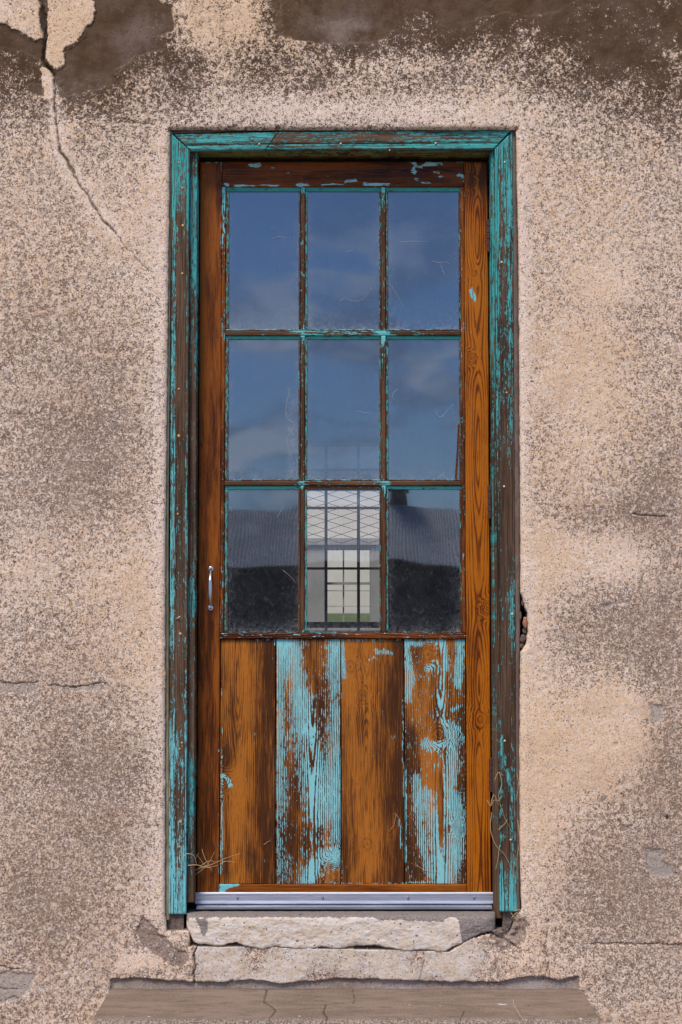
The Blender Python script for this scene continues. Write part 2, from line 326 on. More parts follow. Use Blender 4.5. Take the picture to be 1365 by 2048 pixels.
def mat_glass():
    m, t, out = new_mat('dusty_glass'); co = t.obj(); dust = t.attr('dust')
    n1 = t.noise(co, 14, 5, 0.65); n2 = t.noise(t.vm('MULTIPLY', co, (1, 1, 0.35)), 260, 3, 0.6); n3 = t.noise(t.vm('ADD', co, (4, 0, 9)), 45, 5, 0.7, 1.5)
    wv = t.noise(co, 5.0, 1, 0.4)
    gl = t.node('ShaderNodeBsdfGlossy'); t.put(gl.inputs['Color'], (0.70, 0.78, 0.90)); gl.inputs['Roughness'].default_value = 0.018
    t.put(gl.inputs['Normal'], t.bump(wv, 0.10, 0.004))
    tr = t.node('ShaderNodeBsdfTransparent'); t.put(tr.inputs[0], (0.93, 0.94, 0.93))
    di = t.node('ShaderNodeBsdfDiffuse'); t.put(di.inputs[0], (0.42, 0.43, 0.46))
    fr = t.node('ShaderNodeFresnel'); fr.inputs[0].default_value = 1.55
    fac = t.m('ADD', t.m('MULTIPLY', fr.outputs[0], 2.0), 0.17, clamp=True)
    m1 = t.node('ShaderNodeMixShader'); t.put(m1.inputs[0], fac); t.l.new(tr.outputs[0], m1.inputs[1]); t.l.new(gl.outputs[0], m1.inputs[2])
    d = t.m('ADD', t.m('MULTIPLY', t.step(n1, 0.35, 0.75), 0.025), t.m('MULTIPLY', t.step(n2, 0.45, 0.75), 0.035))
    streak = t.m('MULTIPLY', t.step(n3, 0.60, 0.66), t.step(n3, 0.71, 0.66))
    d = t.m('ADD', d, t.m('MULTIPLY', t.m('MULTIPLY', dust, t.step(n3, 0.35, 0.7)), 0.45)); d = t.m('ADD', d, t.m('MULTIPLY', streak, 0.07)); d = t.m('ADD', d, 0.022, clamp=True)
    m2 = t.node('ShaderNodeMixShader'); t.put(m2.inputs[0], d); t.l.new(m1.outputs[0], m2.inputs[1]); t.l.new(di.outputs[0], m2.inputs[2])
    t.l.new(m2.outputs[0], out.inputs[0]); return m
M_GLASS = mat_glass()

# ------------------------------------------------------------------ the stucco wall
STEP = 0.00285
def axis(lo, hi, ext_lo, ext_hi, st=STEP):
    core = np.linspace(lo, hi, int(round((hi-lo)/st))+1)
    def ext(a, b):
        out = []; d = st; x = a; sg = 1 if b > a else -1
        while abs(b-x) > 1e-6:
            d *= 1.18; x = x + sg*d
            if (b-x)*sg < d: x = b
            out.append(x)
        return np.array(out)
    return np.concatenate([ext(lo, ext_lo)[::-1], core, ext(hi, ext_hi)])
# opening edges in photo pixels, following its uneven plaster arris
XL = [(0, 342), (258, 340), (600, 336), (1056, 331), (1500, 330), (1830, 330), (1862, 334), (2100, 334)]
XR = [(0, 1033), (255, 1033), (500, 1038), (1056, 1042), (1185, 1042), (1200, 1048), (1235, 1056), (1265, 1058), (1290, 1052), (1305, 1042), (1500, 1040), (1700, 1041), (1820, 1044), (1840, 1030), (1870, 1016), (2100, 1012)]
PTOP, PBOT = 258.0, 1862.0
x_l0, x_r0 = P(336, 1056, 0).x, P(1040, 1056, 0).x
x_in0, x_in1 = P(-45, 1024, 0).x, P(1410, 1024, 0).x
z_top, z_bot = WZ(PTOP, 0), WZ(PBOT, 0)
z_in0, z_in1 = WZ(2110, 0), WZ(-40, 0)
ax = np.concatenate([axis(x_in0, x_l0, -3.2, x_l0)[:-1] if False else axis(x_in0, x_l0, -3.2, x_l0-1e-9)[:-1],
                     np.linspace(x_l0, x_r0, int((x_r0-x_l0)/STEP)+1),
                     axis(x_r0, x_in1, x_r0+1e-9, 3.2)[2:]])
az = np.concatenate([axis(z_in0, z_bot, 0.0, z_bot-1e-9)[:-1], np.linspace(z_bot, z_top, int((z_top-z_bot)/STEP)+1), axis(z_top, z_in1, z_top+1e-9, 3.4)[2:]])
ax = np.unique(np.round(ax, 7)); az = np.unique(np.round(az, 7))
iL = int(np.argmin(abs(ax-x_l0))); iR = int(np.argmin(abs(ax-x_r0))); jB = int(np.argmin(abs(az-z_bot))); jT = int(np.argmin(abs(az-z_top)))
GX, GZ = np.meshgrid(ax, az)
# the top arris wavers
wz_ = 0.0022*fbm(GX[0]*18, GX[0]*0, 3, 5); GZ = GZ + wz_[None, :]*np.exp(-((GZ-z_top)/0.03)**2)
_, pyc = proj(0*GZ, 0, GZ)
def edge_x(pyv, T, seed):
    e = tab(pyv, T) + 1.6*fbm(pyv/28.0, 0*pyv, 4, seed) + (6.0*fbm(pyv/13.0, 0*pyv, 4, seed+2)*np.exp(-((pyv-1245)/45.0)**2) if seed == 22 else 0)
    return (e-682.5)/F * ((D*cT + (WZv(pyv)-CAMZ)*sT))
def WZv(pyv):
    b = (1024.0-pyv)/F; k = D/(cT-b*sT); return CAMZ+(sT+b*cT)*k
dl = edge_x(pyc, XL, 21) - x_l0; dr = edge_x(pyc, XR, 22) - x_r0
fall = lambda d: np.exp(-(d/0.10)**2)
GX = GX + dl*np.where(GX <= x_l0, fall(GX-x_l0), np.clip(1-(GX-x_l0)/0.4, 0, 1)) + dr*np.where(GX >= x_r0, fall(GX-x_r0), np.clip(1-(x_r0-GX)/0.4, 0, 1))
px, py = proj(GX, 0*GX, GZ)
n_big = fbm(GX*2.2, GZ*2.2, 4, 1); n_med = fbm(GX*9, GZ*9, 4, 2); n_fin = fbm(GX*45, GZ*45, 3, 3); n_gr = fbm(GX*150, GZ*150, 2, 4)
wx_ = px + 9*fbm(GX*22, GZ*22, 5, 31, .65); wy_ = py + 9*fbm(GX*22, GZ*22, 5, 32, .65)
wx2 = px + 16*fbm(GX*12, GZ*12, 5, 33, .6); wy2 = py + 16*fbm(GX*12, GZ*12, 5, 34, .6)
# coating coverage: nearly whole below, ragged and mostly worn off along the top
topline = tab(px, [(0, 165), (90, 180), (200, 200), (330, 150), (500, 110), (700, 120), (900, 100), (1100, 140), (1250, 185), (1365, 205)])
cov = 0.57 + 0.05*n_big + 0.07*n_med + 0.03*n_fin
low_ = sst(py, topline-120, topline+130)
cov = cov*low_ + (0.25 + 0.34*n_med + 0.16*n_fin)*(1-low_)
edgeband = np.maximum(np.exp(-np.clip((tab(py, XL)-px), 0, 999)/38.0)*(px < 500), np.exp(-np.clip(px-tab(py, XR), 0, 999)/30.0)*(px > 800))
cov = cov + 0.15*edgeband*sst(py, 230, 330)*(1-sst(py, 1830, 1900))
for (bx, by, rx, ry, a) in [(460, 30, 120, 75, .62), (400, 60, 70, 60, .25), (130, 60, 45, 85, .0), (1000, 120, 160, 40, .12), (900, 220, 250, 35, .16), (560, 215, 140, 30, .16), (760, 130, 120, 25, .18),
        (1150, 700, 90, 260, .16), (1230, 480, 120, 120, .10), (1100, 560, 60, 60, -.10), (1200, 800, 110, 90, .10), (1110, 1120, 60, 60, .22), (1240, 1120, 60, 45, .15), (1200, 1470, 120, 90, .15), (1070, 1480, 40, 260, .20), (1090, 1650, 60, 150, .15),
        (1320, 980, 60, 120, -.12), (1100, 900, 60, 70, -.10), (1200, 1030, 120, 40, -.14), (1300, 1250, 90, 90, -.16), (1330, 1500, 60, 160, -.20), (1250, 1780, 160, 110, -.14), (1160, 1240, 90, 50, -.08),
        (200, 720, 130, 60, -.06), (170, 900, 130, 130, -.16), (60, 640, 80, 60, -.10), (110, 1290, 150, 50, -.05), (150, 1480, 130, 120, -.10), (220, 1620, 100, 120, -.12), (80, 1800, 120, 110, -.16), (230, 1130, 90, 90, .12), (270, 1300, 60, 100, .15), (60, 1130, 60, 90, .12), (120, 400, 150, 130, .04), (260, 480, 70, 120, .10)]:
    cov = cov + 0.62*a*blob(px, py, bx, by, rx, ry)
for (bx, by, rx, ry, a) in [(1095, 1110, 50, 55, .22), (1235, 1120, 60, 45, .20), (1220, 1450, 95, 75, .26), (1160, 1540, 60, 60, .15), (1075, 1500, 30, 260, .14), (1230, 560, 70, 50, .10), (1150, 760, 60, 160, .10)]: cov = cov + a*(1+1.2*n_med)*blob(wx2, wy2, bx, by, rx, ry)
bare = 0*px
for pts in [[(548, -40), (545, 30), (560, 72), (600, 83), (660, 88), (740, 84), (780, 70), (800, 40), (812, 20), (850, 22), (880, 45), (905, 60), (930, 58), (955, 35), (1010, 25), (1060, 34), (1110, 22), (1160, 0), (1170, -40)],
            [(-60, 42), (0, 45), (30, 60), (60, 82), (85, 85), (90, 120), (60, 108), (20, 95), (-60, 90)],
            [(185, -20), (260, -20), (345, 10), (350, 60), (300, 75), (330, 95), (270, 112), (225, 145), (160, 150), (110, 142), (128, 100), (150, 92), (172, 70), (178, 30)],
            [(112, 144), (210, 140), (250, 160), (190, 182), (122, 195)], [(55, 160), (88, 165), (85, 195), (60, 182)]]:
    bare = np.maximum(bare, poly(wx_, wy_, pts, 2.2))
coatblob = 0*px
for pts in [[(0, -60), (76, -60), (82, 45), (85, 75), (70, 84), (45, 62), (10, 48), (-60, 42), (-60, -60)], [(95, -60), (170, -60), (192, 20), (184, 45), (165, 60), (158, 80), (130, 95), (128, 128), (115, 140), (100, 132), (88, 110), (95, 70)],
            [(84, 130), (104, 142), (110, 200), (88, 200), (80, 170)]]:
    coatblob = np.maximum(coatblob, poly(wx_, wy_, pts, 2.0))
cov = np.maximum(cov, (0.76+.12*n_med+.15*n_fin)*coatblob); bare = bare*(1-coatblob)*np.clip(.92+.5*n_med+.3*n_fin, .6, 1)
smooth_ = 0*px
for pts in [[(-60, 1940), (40, 1945), (76, 1948), (60, 1975), (38, 2000), (0, 2010), (-60, 2010)], [(1293, 1700), (1322, 1697), (1330, 1712), (1325, 1722), (1345, 1735), (1357, 1750), (1330, 1756), (1296, 1752)], [(1209, 1205), (1226, 1207), (1222, 1220), (1212, 1218)], [(1300, 1405), (1325, 1410), (1328, 1440), (1308, 1452)]]:
    smooth_ = np.maximum(smooth_, poly(wx_, wy_, pts, 2))
ledge = poly(wx_, wy_, [(0, 1364), (70, 1366), (74, 1382), (40, 1392), (0, 1385), (-60, 1380), (-60, 1364)], 3); ledge = np.maximum(ledge, poly(wx_, wy_, [(100, 1371), (160, 1374), (200, 1366), (210, 1378), (160, 1384), (105, 1378)], 3))
smooth_ = np.maximum(smooth_, 0.75*ledge)
bump_p = poly(wx2, wy2, [(1200, 1400), (1290, 1395), (1300, 1500), (1295, 1580), (1230, 1590), (1190, 1500)], 10)
greyp = poly(wx2, wy2, [(286, 1832), (302, 1852), (330, 1872), (350, 1896), (372, 1906), (380, 1926), (355, 1934), (330, 1922), (303, 1905), (285, 1880), (276, 1852)], 2)
greyp = np.maximum(greyp, poly(wx2, wy2, [(990, 1835), (1040, 1830), (1062, 1850), (1040, 1890), (1000, 1900), (985, 1880)], 3))
# below the sill: cream plaster; foot strip of grey mortar above the step
foot = sst(py, 1962, 1966)*(1-sst(px, 1150, 1162))*sst(px, 216, 226)
footedge = tab(px, [(225, 1955), (300, 1956), (340, 1960), (385, 1962), (440, 1964), (500, 1957), (560, 1966), (680, 1955), (760, 1958), (900, 1962), (1000, 1963), (1060, 1950), (1120, 1958), (1160, 1950)]) + 2.0 + 3.2*fbm(px/18., py*0, 4, 41)
foot = sst(py, footedge-1.5, footedge+1.5)*(1-sst(px, 1152, 1162))*sst(px, 218, 226)
riser = np.clip(poly(wx_, wy_, [(390, 1880), (1000, 1870), (1200, 1880), (1200, 1970), (388, 1970)], 3)*(1-sst(wx2, 930, 1100))*(0.85+0.9*n_med), 0, 1)
smooth_ = np.maximum(smooth_, np.maximum(0.22*greyp, 0.95*foot*(0.85+n_med)))
cov = np.maximum(cov, 0.93*riser*(0.9+0.25*n_med)); cov = cov + 0.2*poly(wx2, wy2, [(385, 1925), (230, 1945), (240, 1900), (290, 1915), (330, 1940)], 12)
greyp = np.clip(greyp*(0.85+0.9*n_fin+0.5*n_med), 0, 1); cov = cov*(1-greyp*0.75)*(1-0.5*foot)
wash = np.clip(0.02 + 0.25*n_big + 0.30*n_med, 0, 1)*sst(py, 240, 420)
for (bx, by, rx, ry, a) in [(190, 880, 110, 150, .50), (130, 700, 150, 70, .28), (170, 1000, 90, 80, .35), (60, 1020, 60, 60, .25), (180, 1500, 160, 170, .32), (250, 1660, 90, 130, .38), (90, 1740, 130, 160, .40), (110, 1900, 140, 100, .30), (100, 1370, 120, 50, .30),
        (1140, 640, 90, 45, .32), (1090, 830, 40, 60, .30), (1180, 1030, 150, 50, .32), (1330, 1050, 60, 170, .45), (1180, 1270, 150, 70, .45), (1330, 1500, 50, 240, .55), (1200, 1750, 170, 100, .40), (1330, 1850, 120, 170, .40), (1300, 1720, 60, 50, .4), (1215, 1530, 60, 60, .18), (300, 260, 70, 30, .3)]:
    wash = wash + a*blob(px, py, bx, by, rx, ry)
wash = np.clip(0.8*wash*(1+1.2*n_med)*(1-0.9*edgeband*(px > 0)), 0, 0.85)*(1-riser)*(1-coatblob)
warm = np.clip(0.5 + 0.5*n_big + 0.35*n_med, 0, 1.2)
for (bx, by, rx, ry, a) in [(1180, 700, 130, 320, .7), (1200, 1480, 140, 120, .7), (1080, 1120, 60, 60, .7), (1080, 1600, 50, 260, .6), (460, 30, 130, 80, 1.2), (120, 60, 90, 100, 1.2), (300, 1300, 70, 120, .5), (200, 1150, 160, 140, .3), (150, 480, 160, 150, .35), (60, 1200, 90, 200, -.3), (700, 240, 330, 40, -.9), (300, 1650, 30, 200, -.7), (318, 900, 16, 500, -1.0), (1050, 600, 12, 400, -.9), (320, 1850, 50, 40, -1.0), (1060, 1150, 14, 60, -.9)]:
    warm = warm + a*blob(px, py, bx, by, rx, ry)
warm = np.clip(warm - 0.25, -0.4, 1.6)
subdark = np.clip((1-sst(py, topline-30, topline+260)) + 0.6*np.exp(-((py-250)/7)**2)*(px > 330)*(px < 1040), 0, 1)
lime = np.clip(blob(px, py, 690, 60, 70, 40) + 0.7*blob(px, py, 150, 170, 40, 30) + 0.5*blob(px, py, 270, 70, 60, 40) + 0.15, 0, 1)
# cracks
JX = px + 3.0*fbm(GX*60, GZ*60, 3, 51) + 3.5*fbm(GX*20, GZ*20, 2, 54); JY = py + 3.0*fbm(GX*60, GZ*60, 3, 58) + 3.5*fbm(GX*20, GZ*20, 2, 56)
def crack(pts, wid, depth, seed):
    xs = [p[0] for p in pts]; ys = [p[1] for p in pts]; mk = (px > min(xs)-25) & (px < max(xs)+25) & (py > min(ys)-25) & (py < max(ys)+25)
    d = np.full(px.shape, 1e3); d[mk] = dline(JX[mk], JY[mk], pts); wv = wid*(1+0.5*n_fin); return depth*(1-sst(d/wv, 0.35, 1.0)), d
H = 0.0012*n_fin + 0.0026*n_med + 0.004*n_big + 0.00065*n_gr
H = H + 0.0022*sst(cov, 0.3, 0.7) - 0.0020*bare + 0.0012*coatblob
dirt_shade = 0*px
for pts, wid, dep, sd in [([(78, -60), (80, 0), (92, 45), (93, 75), (86, 100), (90, 125), (105, 142), (111, 180), (108, 215), (113, 250), (118, 305), (135, 322), (150, 355), (170, 385), (185, 408), (205, 440), (232, 466)], 2.8, 0.008, 51),
                         ([(78, -60), (88, 60), (90, 125), (108, 150)], 6.5, 0.006, 52),
                         ([(118, 295), (122, 308), (137, 322), (150, 345)], 4.0, 0.004, 53),
                         ([(232, 466), (250, 490), (275, 520), (300, 541)], 1.5, 0.003, 54),
                         ([(392, 1888), (391, 1900), (389, 1925), (390, 1966)], 2.6, 0.012, 55),
                         ([(230, 236), (262, 240), (285, 247), (308, 250)], 2.2, 0.003, 56),
                         ([(1180, 1888), (1230, 1886), (1290, 1890), (1420, 1891)], 2.2, 0.004, 57),
                         ([(1268, 1029), (1290, 1032), (1332, 1031)], 2.3, 0.005, 58),
                         ([(-20, 1364), (30, 1366), (75, 1364)], 1.8, 0.004, 59), ([(98, 1370), (150, 1374), (178, 1370), (195, 1364), (215, 1366)], 2.0, 0.004, 60), ([(245, 1372), (262, 1378)], 1.8, 0.003, 60),
                         ([(1100, 1850), (1090, 1895), (1096, 1930), (1088, 1962)], 1.3, 0.003, 61), ([(845, 1900), (848, 1925), (838, 1962)], 1.2, 0.003, 62),
                         ([(-20, 1975), (20, 1978), (45, 1980)], 1.2, 0.003, 63), ([(10, 2000), (28, 1992), (40, 2000)], 1.2, 0.003, 64), ([(1300, 1703), (1330, 1708)], 1.2, 0.002, 65),
                         ([(1235, 1640), (1252, 1655), (1266, 1652)], 1.6, 0.003, 66), ([(985, 1868), (1010, 1880), (1040, 1900)], 1.8, 0.006, 67), ([(345, 1922), (352, 1912)], 1.5, 0.003, 68),
                         ([(0, 1930), (20, 1938), (55, 1936)], 1.6, 0.003, 69), ([(20, 825), (62, 828)], 1.3, 0.002, 70), ([(150, 660), (175, 660)], 1.3, 0.002, 71), ([(220, 823), (235, 824)], 1.6, 0.002, 72)]:
    h, d = crack(pts, wid, dep, sd); H = H - h; dirt_shade = np.maximum(dirt_shade, 0.75*(h > dep*0.4)*(1-sst(d, wid*0.3, wid*0.8)))
dmain = dline(px, py, [(80, 0), (92, 75), (108, 150), (108, 215), (118, 305), (170, 385), (232, 466)])
warm = warm - 0.5*np.exp(-(dmain/16)**2)*(py > 150); cov = cov + 0.18*np.exp(-(dmain/16)**2)*(py > 160)
H = H + 0.0035*(1-foot)*sst(py, 1900, 1940)*0.5 - 0.006*foot - 0.0035*smooth_ - 0.004*greyp*(0.6+n_fin) + 0.001*bump_p
dirt_shade = np.maximum(dirt_shade, 0.25*np.exp(-((py-footedge-1)/2.0)**2)*foot)  # painted shadow line just below the ragged plaster edge
dirt_shade = np.maximum(dirt_shade, 0.28*np.exp(-((py-255)/5.0)**2)*(px > 335)*(px < 1040)*(0.7+n_med))  # darker band along the head of the opening
# arris rounded towards the frame, and the wall set back behind the sill block
de = np.minimum(np.abs(px-tab(py, XL)), np.abs(px-tab(py, XR))); inside_y = (py > 255) & (py < 1870)
dt = np.where((px > 338) & (px < 1040), np.abs(py-PTOP), 1e3)
H = H - 0.010*np.exp(-de/3.5)*inside_y - 0.009*np.exp(-dt/3.0)
H = H + 0.003*np.exp(-(de/22)**2)*inside_y
sillzone = (px > 380) & (px < 985) & (py > 1800) & (py < tab(px, [(375, 1893), (500, 1893), (900, 1903), (940, 1878), (985, 1866)])+0.3+1.2*n_fin)
H = np.where(sillzone, H-0.03, H); dirt_shade = np.where(sillzone, 0.9, dirt_shade); riser = np.where(sillzone, 0, riser)  # shade in the gap under the sill is painted in as dark colour
rub = blob(px, py, 1015, 1868, 30, 26); H = H - 0.014*rub*(1.0+1.2*n_fin)
verts = np.stack([GX, -H, GZ], -1).reshape(-1, 3)
NXv = len(ax); NZv = len(az)
ii, jj = np.meshgrid(np.arange(NXv-1), np.arange(NZv-1)); v0 = jj*NXv+ii
keep = ~((ii >= iL) & (ii < iR) & (jj >= jB) & (jj < jT))
faces = np.stack([v0, v0+1, v0+NXv+1, v0+NXv], -1)[keep]
rim = [(jB*NXv+i) for i in range(iL, iR)] + [(j*NXv+iR) for j in range(jB, jT)] + [(jT*NXv+i) for i in range(iR, iL, -1)] + [(j*NXv+iL) for j in range(jT, jB, -1)]
rim = np.array(rim); nb = len(verts)
A = {'cov': cov, 'warm': warm, 'wash': wash, 'bare': bare, 'smooth': smooth_*0.8, 'dirt_shade': np.clip(dirt_shade, 0, 1), 'subdark': subdark, 'haze_lime': lime, 'riser': riser*(1-foot)*(1-greyp)*0.9}
A = {k: np.ravel(v) for k, v in A.items()}
add = []; idx = [rim]
for dpt in (0.012, 0.05, 0.14):
    vv = verts[rim].copy(); vv[:, 1] = dpt; add.append(vv); idx.append(nb + (len(idx)-1)*len(rim) + np.arange(len(rim)))
verts2 = np.concatenate([verts]+add); A = {k: np.concatenate([v]+[v[rim]]*3) for k, v in A.items()}
A['subdark'][nb:] = 0.5; A['cov'][nb:] = 0.35
fr = []
for a, b in zip(idx[:-1], idx[1:]):
    fr.append(np.stack([a, np.roll(a, -1), np.roll(b, -1), b], -1))
wall = np_mesh('stucco_wall', verts2, np.concatenate([faces]+fr), M_STUCCO, None, A)
tag(wall, 'rough cream and brown stucco wall with worn top and long crack around the door', 'wall')

# ------------------------------------------------------------------ sill block of plastered stone
CR = [(372, 1850), (380, 1868), (388, 1885), (397, 1889), (420, 1890), (432, 1893), (445, 1892), (470, 1885), (490, 1892), (505, 1896), (525, 1899), (550, 1893), (575, 1896), (598, 1898), (622, 1898), (645, 1894), (668, 1899), (690, 1896), (712, 1892), (735, 1892), (752, 1891), (780, 1897), (810, 1903), (835, 1901), (860, 1900), (878, 1905), (890, 1905), (905, 1895), (925, 1887), (945, 1876), (965, 1867), (984, 1864), (992, 1862)]
def mat_sill():
    m, t, out = new_mat('sill_plaster'); co = t.obj(); g = t.attr('grey')
    n1 = t.noise(t.vm('MULTIPLY', co, (1, 1, 1.7)), 60, 5, 0.65, 0.5); n2 = t.noise(co, 230, 3, 0.6); n3 = t.noise(t.vm('MULTIPLY', co, (1, 1, 2)), 24, 4, 0.6)
    c = t.mix(t.step(n3, 0.38, 0.62), (0.70, 0.58, 0.46), (0.74, 0.66, 0.59)); c = t.mix(t.m('MULTIPLY', t.step(n1, 0.53, 0.68), 0.7), c, (0.58, 0.36, 0.21))
    c = t.mix(t.m('MULTIPLY', t.step(n2, 0.60, 0.72), 0.6), c, (0.32, 0.22, 0.16))
    gr = t.mix(t.step(n2, 0.35, 0.65), (0.20, 0.165, 0.15), (0.34, 0.29, 0.26))
    gm = t.step(t.m('ADD', g, t.m('MULTIPLY', t.m('SUBTRACT', n1, 0.5), 1.3)), 0.46, 0.54)
    c = t.mix(gm, c, gr); c = t.mix(t.m('MULTIPLY', t.step(t.noise(co, 110, 1, 0.5), 0.69, 0.74), 0.8), c, (0.07, 0.045, 0.035))
    principled(t, out, c, 0.92, 0, t.bump(t.m('ADD', n1, t.m('MULTIPLY', n2, 0.5)), 0.9, 0.003), 0.2); return m
M_SILL = mat_sill()
sx = np.linspace(373.5, 991, 230); bot = tab(sx, CR)-0.5+1.8*fbm(sx/7., sx*0, 4, 71)
sy = np.linspace(0, 1, 46); SXg, SYg = np.meshgrid(sx, sy)
topy = tab(SXg, [(372, 1826), (400, 1831), (600, 1833), (900, 1832), (960, 1836), (992, 1846)]) if False else np.full(SXg.shape, 1832.0)
pyS = topy*(1-SYg) + (bot[None, :])*SYg
pyS[:, :] = np.where(SXg < 378, np.maximum(pyS, 1826), pyS)
yS = 0.000 - 0.006 + 0.0045*fbm(SXg/40., pyS/25., 4, 73) + 0.0018*fbm(SXg/8., pyS/8., 3, 74)
dE = np.minimum(SXg-373.5, 991-SXg); yS = yS + 0.020*np.exp(-dE/7.0) + 0.012*np.exp(-((pyS-topy)/3.2)**1) + 0.003*np.exp(-(bot[None, :]-pyS)/1.5)
greyS = np.clip(1.0*np.exp(-(pyS-topy)/5.0) + 1.2*poly(SXg, pyS, [(918, 1838), (960, 1826), (1000, 1826), (1000, 1870), (950, 1875), (925, 1885)], 5) + 0.9*poly(SXg, pyS, [(393, 1838), (414, 1842), (416, 1862), (408, 1876), (402, 1862)], 4) + .5*poly(SXg, pyS, [(740, 1826), (900, 1826), (890, 1845), (760, 1842)], 5) + .45*np.exp(-(SXg-373)/9), 0, 1.4)
front = np.array([P(a, b, c)[:] for a, b, c in zip(SXg.ravel(), pyS.ravel(), yS.ravel())]).reshape(SXg.shape+(3,))
rows = [front]; gs = [greyS]
toprow = front[0].copy(); back = []
zt = WZ(1832, -0.002)
for yy, dz in ((0.02, 0.002), (0.06, 0.001), (0.10, 0.0), (0.20, 0.0)):
    r = toprow.copy(); r[:, 1] = yy; r[:, 2] = zt + dz + 0.0012*fbm(sx/15., sx*0+yy*40, 3, 75); back.append(r)
back = np.array(back[::-1])
br = front[-1].copy(); br2 = br.copy(); br2[:, 1] = 0.09
allv = np.concatenate([back, front, br2[None]]); ga = np.concatenate([np.full((4, len(sx)), 1.3), greyS, greyS[-1:]])
R_, C_ = allv.shape[:2]; i2, j2 = np.meshgrid(np.arange(C_-1), np.arange(R_-1)); q0 = j2*C_+i2
sf = np.stack([q0, q0+C_, q0+C_+1, q0+1], -1).reshape(-1, 4)
sill = np_mesh('door_sill', allv.reshape(-1, 3), sf, M_SILL, None, {'grey': ga.ravel()})
tag(sill, 'pale cracked plastered sill block under the metal threshold', 'sill')

# ------------------------------------------------------------------ concrete step
def mat_step():
    m, t, out = new_mat('step_concrete'); co = t.obj(); e = t.attr('edge')
    n1 = t.noise(t.vm('MULTIPLY', co, (1, 3, 3)), 5, 5, 0.6); n2 = t.noise(co, 210, 3, 0.65); n3 = t.noise(co, 380, 2, 0.6)
    c = t.mix(t.step(n1, 0.36, 0.62), (0.205, 0.148, 0.098), (0.30, 0.21, 0.16)); c = t.mix(t.m('MULTIPLY', t.step(n2, 0.42, 0.62), 0.6), c, (0.36, 0.28, 0.22)); c = t.mix(t.m('MULTIPLY', t.step(t.noise(t.vm('MULTIPLY', co, (1, 2.5, 1)), 17, 5, 0.65), 0.50, 0.68), 0.5), c, (0.13, 0.095, 0.075))
    c = t.mix(t.m('MULTIPLY', t.step(n3, 0.58, 0.7), 0.5), c, (0.10, 0.07, 0.055))
    ed = t.mix(t.step(n2, 0.42, 0.6), (0.13, 0.10, 0.085), (0.50, 0.40, 0.31))
    c = t.mix(t.m('MULTIPLY', e, 0.7), c, ed); c = t.mix(t.step(t.noise(co, 34, 1, 0.4), 0.79, 0.80), c, (0.65, 0.62, 0.58))
    c = t.mix(t.attr('dirt_shade'), c, (0.05, 0.035, 0.03))
    principled(t, out, c, 0.9, 0, t.bump(t.m('ADD', n2, n3), 0.7, 0.002), 0.25); return m
M_STEP = mat_step()
zs = WZ(1979, 0.0); YF = -0.375; xa, xb = P(222, 1979, 0.0).x, P(1163, 1979, 0.0).x
prof = [(0.016, zs)] + [(y, zs) for y in np.linspace(0.0, YF+0.014, 100)] + [(YF+0.008, zs-0.0015), (YF+0.003, zs-0.005), (YF, zs-0.011)] + [(YF-0.001, z) for z in np.linspace(zs-0.016, 0.0, 40)]
prof = np.array(prof); ux = np.linspace(xa, xb, 440); PX_, PI_ = np.meshgrid(ux, np.arange(len(prof)))
Yp = prof[PI_, 0]; Zp = prof[PI_, 1]
edg = sst(-Yp, -YF-0.03, -YF-0.004)
nz = fbm(PX_*60, (Yp-Zp)*60, 3, 81); nb_ = fbm(PX_*5, (Yp-Zp)*5, 3, 82)
Zp2 = Zp + np.where(PI_ < 103, 0.0006*nz + 0.002*nb_ - 0.004*edg*(0.5+nz), 0); Yp2 = Yp + np.where(PI_ >= 101, 0.004*nz, 0)
ppx, ppy = proj(PX_, Yp2, Zp2); dS = 0*PX_
for pts, wd in [([(535, 1976), (531, 1995), (528, 2003), (547, 2016), (552, 2022), (541, 2036), (538, 2060)], 1.3), ([(652, 2010), (648, 2025), (655, 2036), (650, 2060)], 1.7), ([(705, 1976), (711, 2000), (706, 2008)], .9), ([(930, 2022), (921, 2040), (918, 2060)], 1.1)]:
    d = dline(ppx+1.5*fbm(ppx/9, ppy/9, 2, 83), ppy, pts); k = 1-sst(d, wd*.5, wd*1.4); dS = np.maximum(dS, .75*k); Zp2 = Zp2 - 0.003*k*(PI_ < 103)
dS = np.maximum(dS, 0.35*np.exp(-np.abs(Yp)/0.004))  # darker along the back edge, next to the wall
sv = np.stack([PX_, Yp2, Zp2], -1); Rr, Cc = PX_.shape
i2, j2 = np.meshgrid(np.arange(Cc-1), np.arange(Rr-1)); q0 = j2*Cc+i2; sf = np.stack([q0, q0+Cc, q0+Cc+1, q0+1], -1).reshape(-1, 4).tolist()
sv = sv.reshape(-1, 3); n0 = len(sv); ext = []; xf = []
for col_, sg in ((0, 1), (Cc-1, -1)):     # end caps down to the ground
    base = n0+len(ext)
    for r in range(Rr): ext.append((sv[r*Cc+col_][0], sv[r*Cc+col_][1], 0.0))
    for r in range(Rr-1):
        a, b = r*Cc+col_, (r+1)*Cc+col_; xf.append([a, base+r, base+r+1, b][::sg])
at = np.concatenate([edg.ravel(), np.zeros(len(ext))]); dd = np.concatenate([dS.ravel(), np.zeros(len(ext))])
step_o = np_mesh('concrete_step', np.concatenate([sv, np.array(ext)]), np.array(sf+xf), M_STEP, None, {'edge': at, 'dirt_shade': dd})
tag(step_o, 'worn grey brown concrete doorstep slab at the foot of the wall', 'doorstep')

g = MB(); g.v = [(-400, -400, 0), (400, -400, 0), (400, 400, 0), (-400, 400, 0)]; g.f = [[0, 1, 2, 3]]
tag(g.build('ground', M_DIRT), kind='structure')

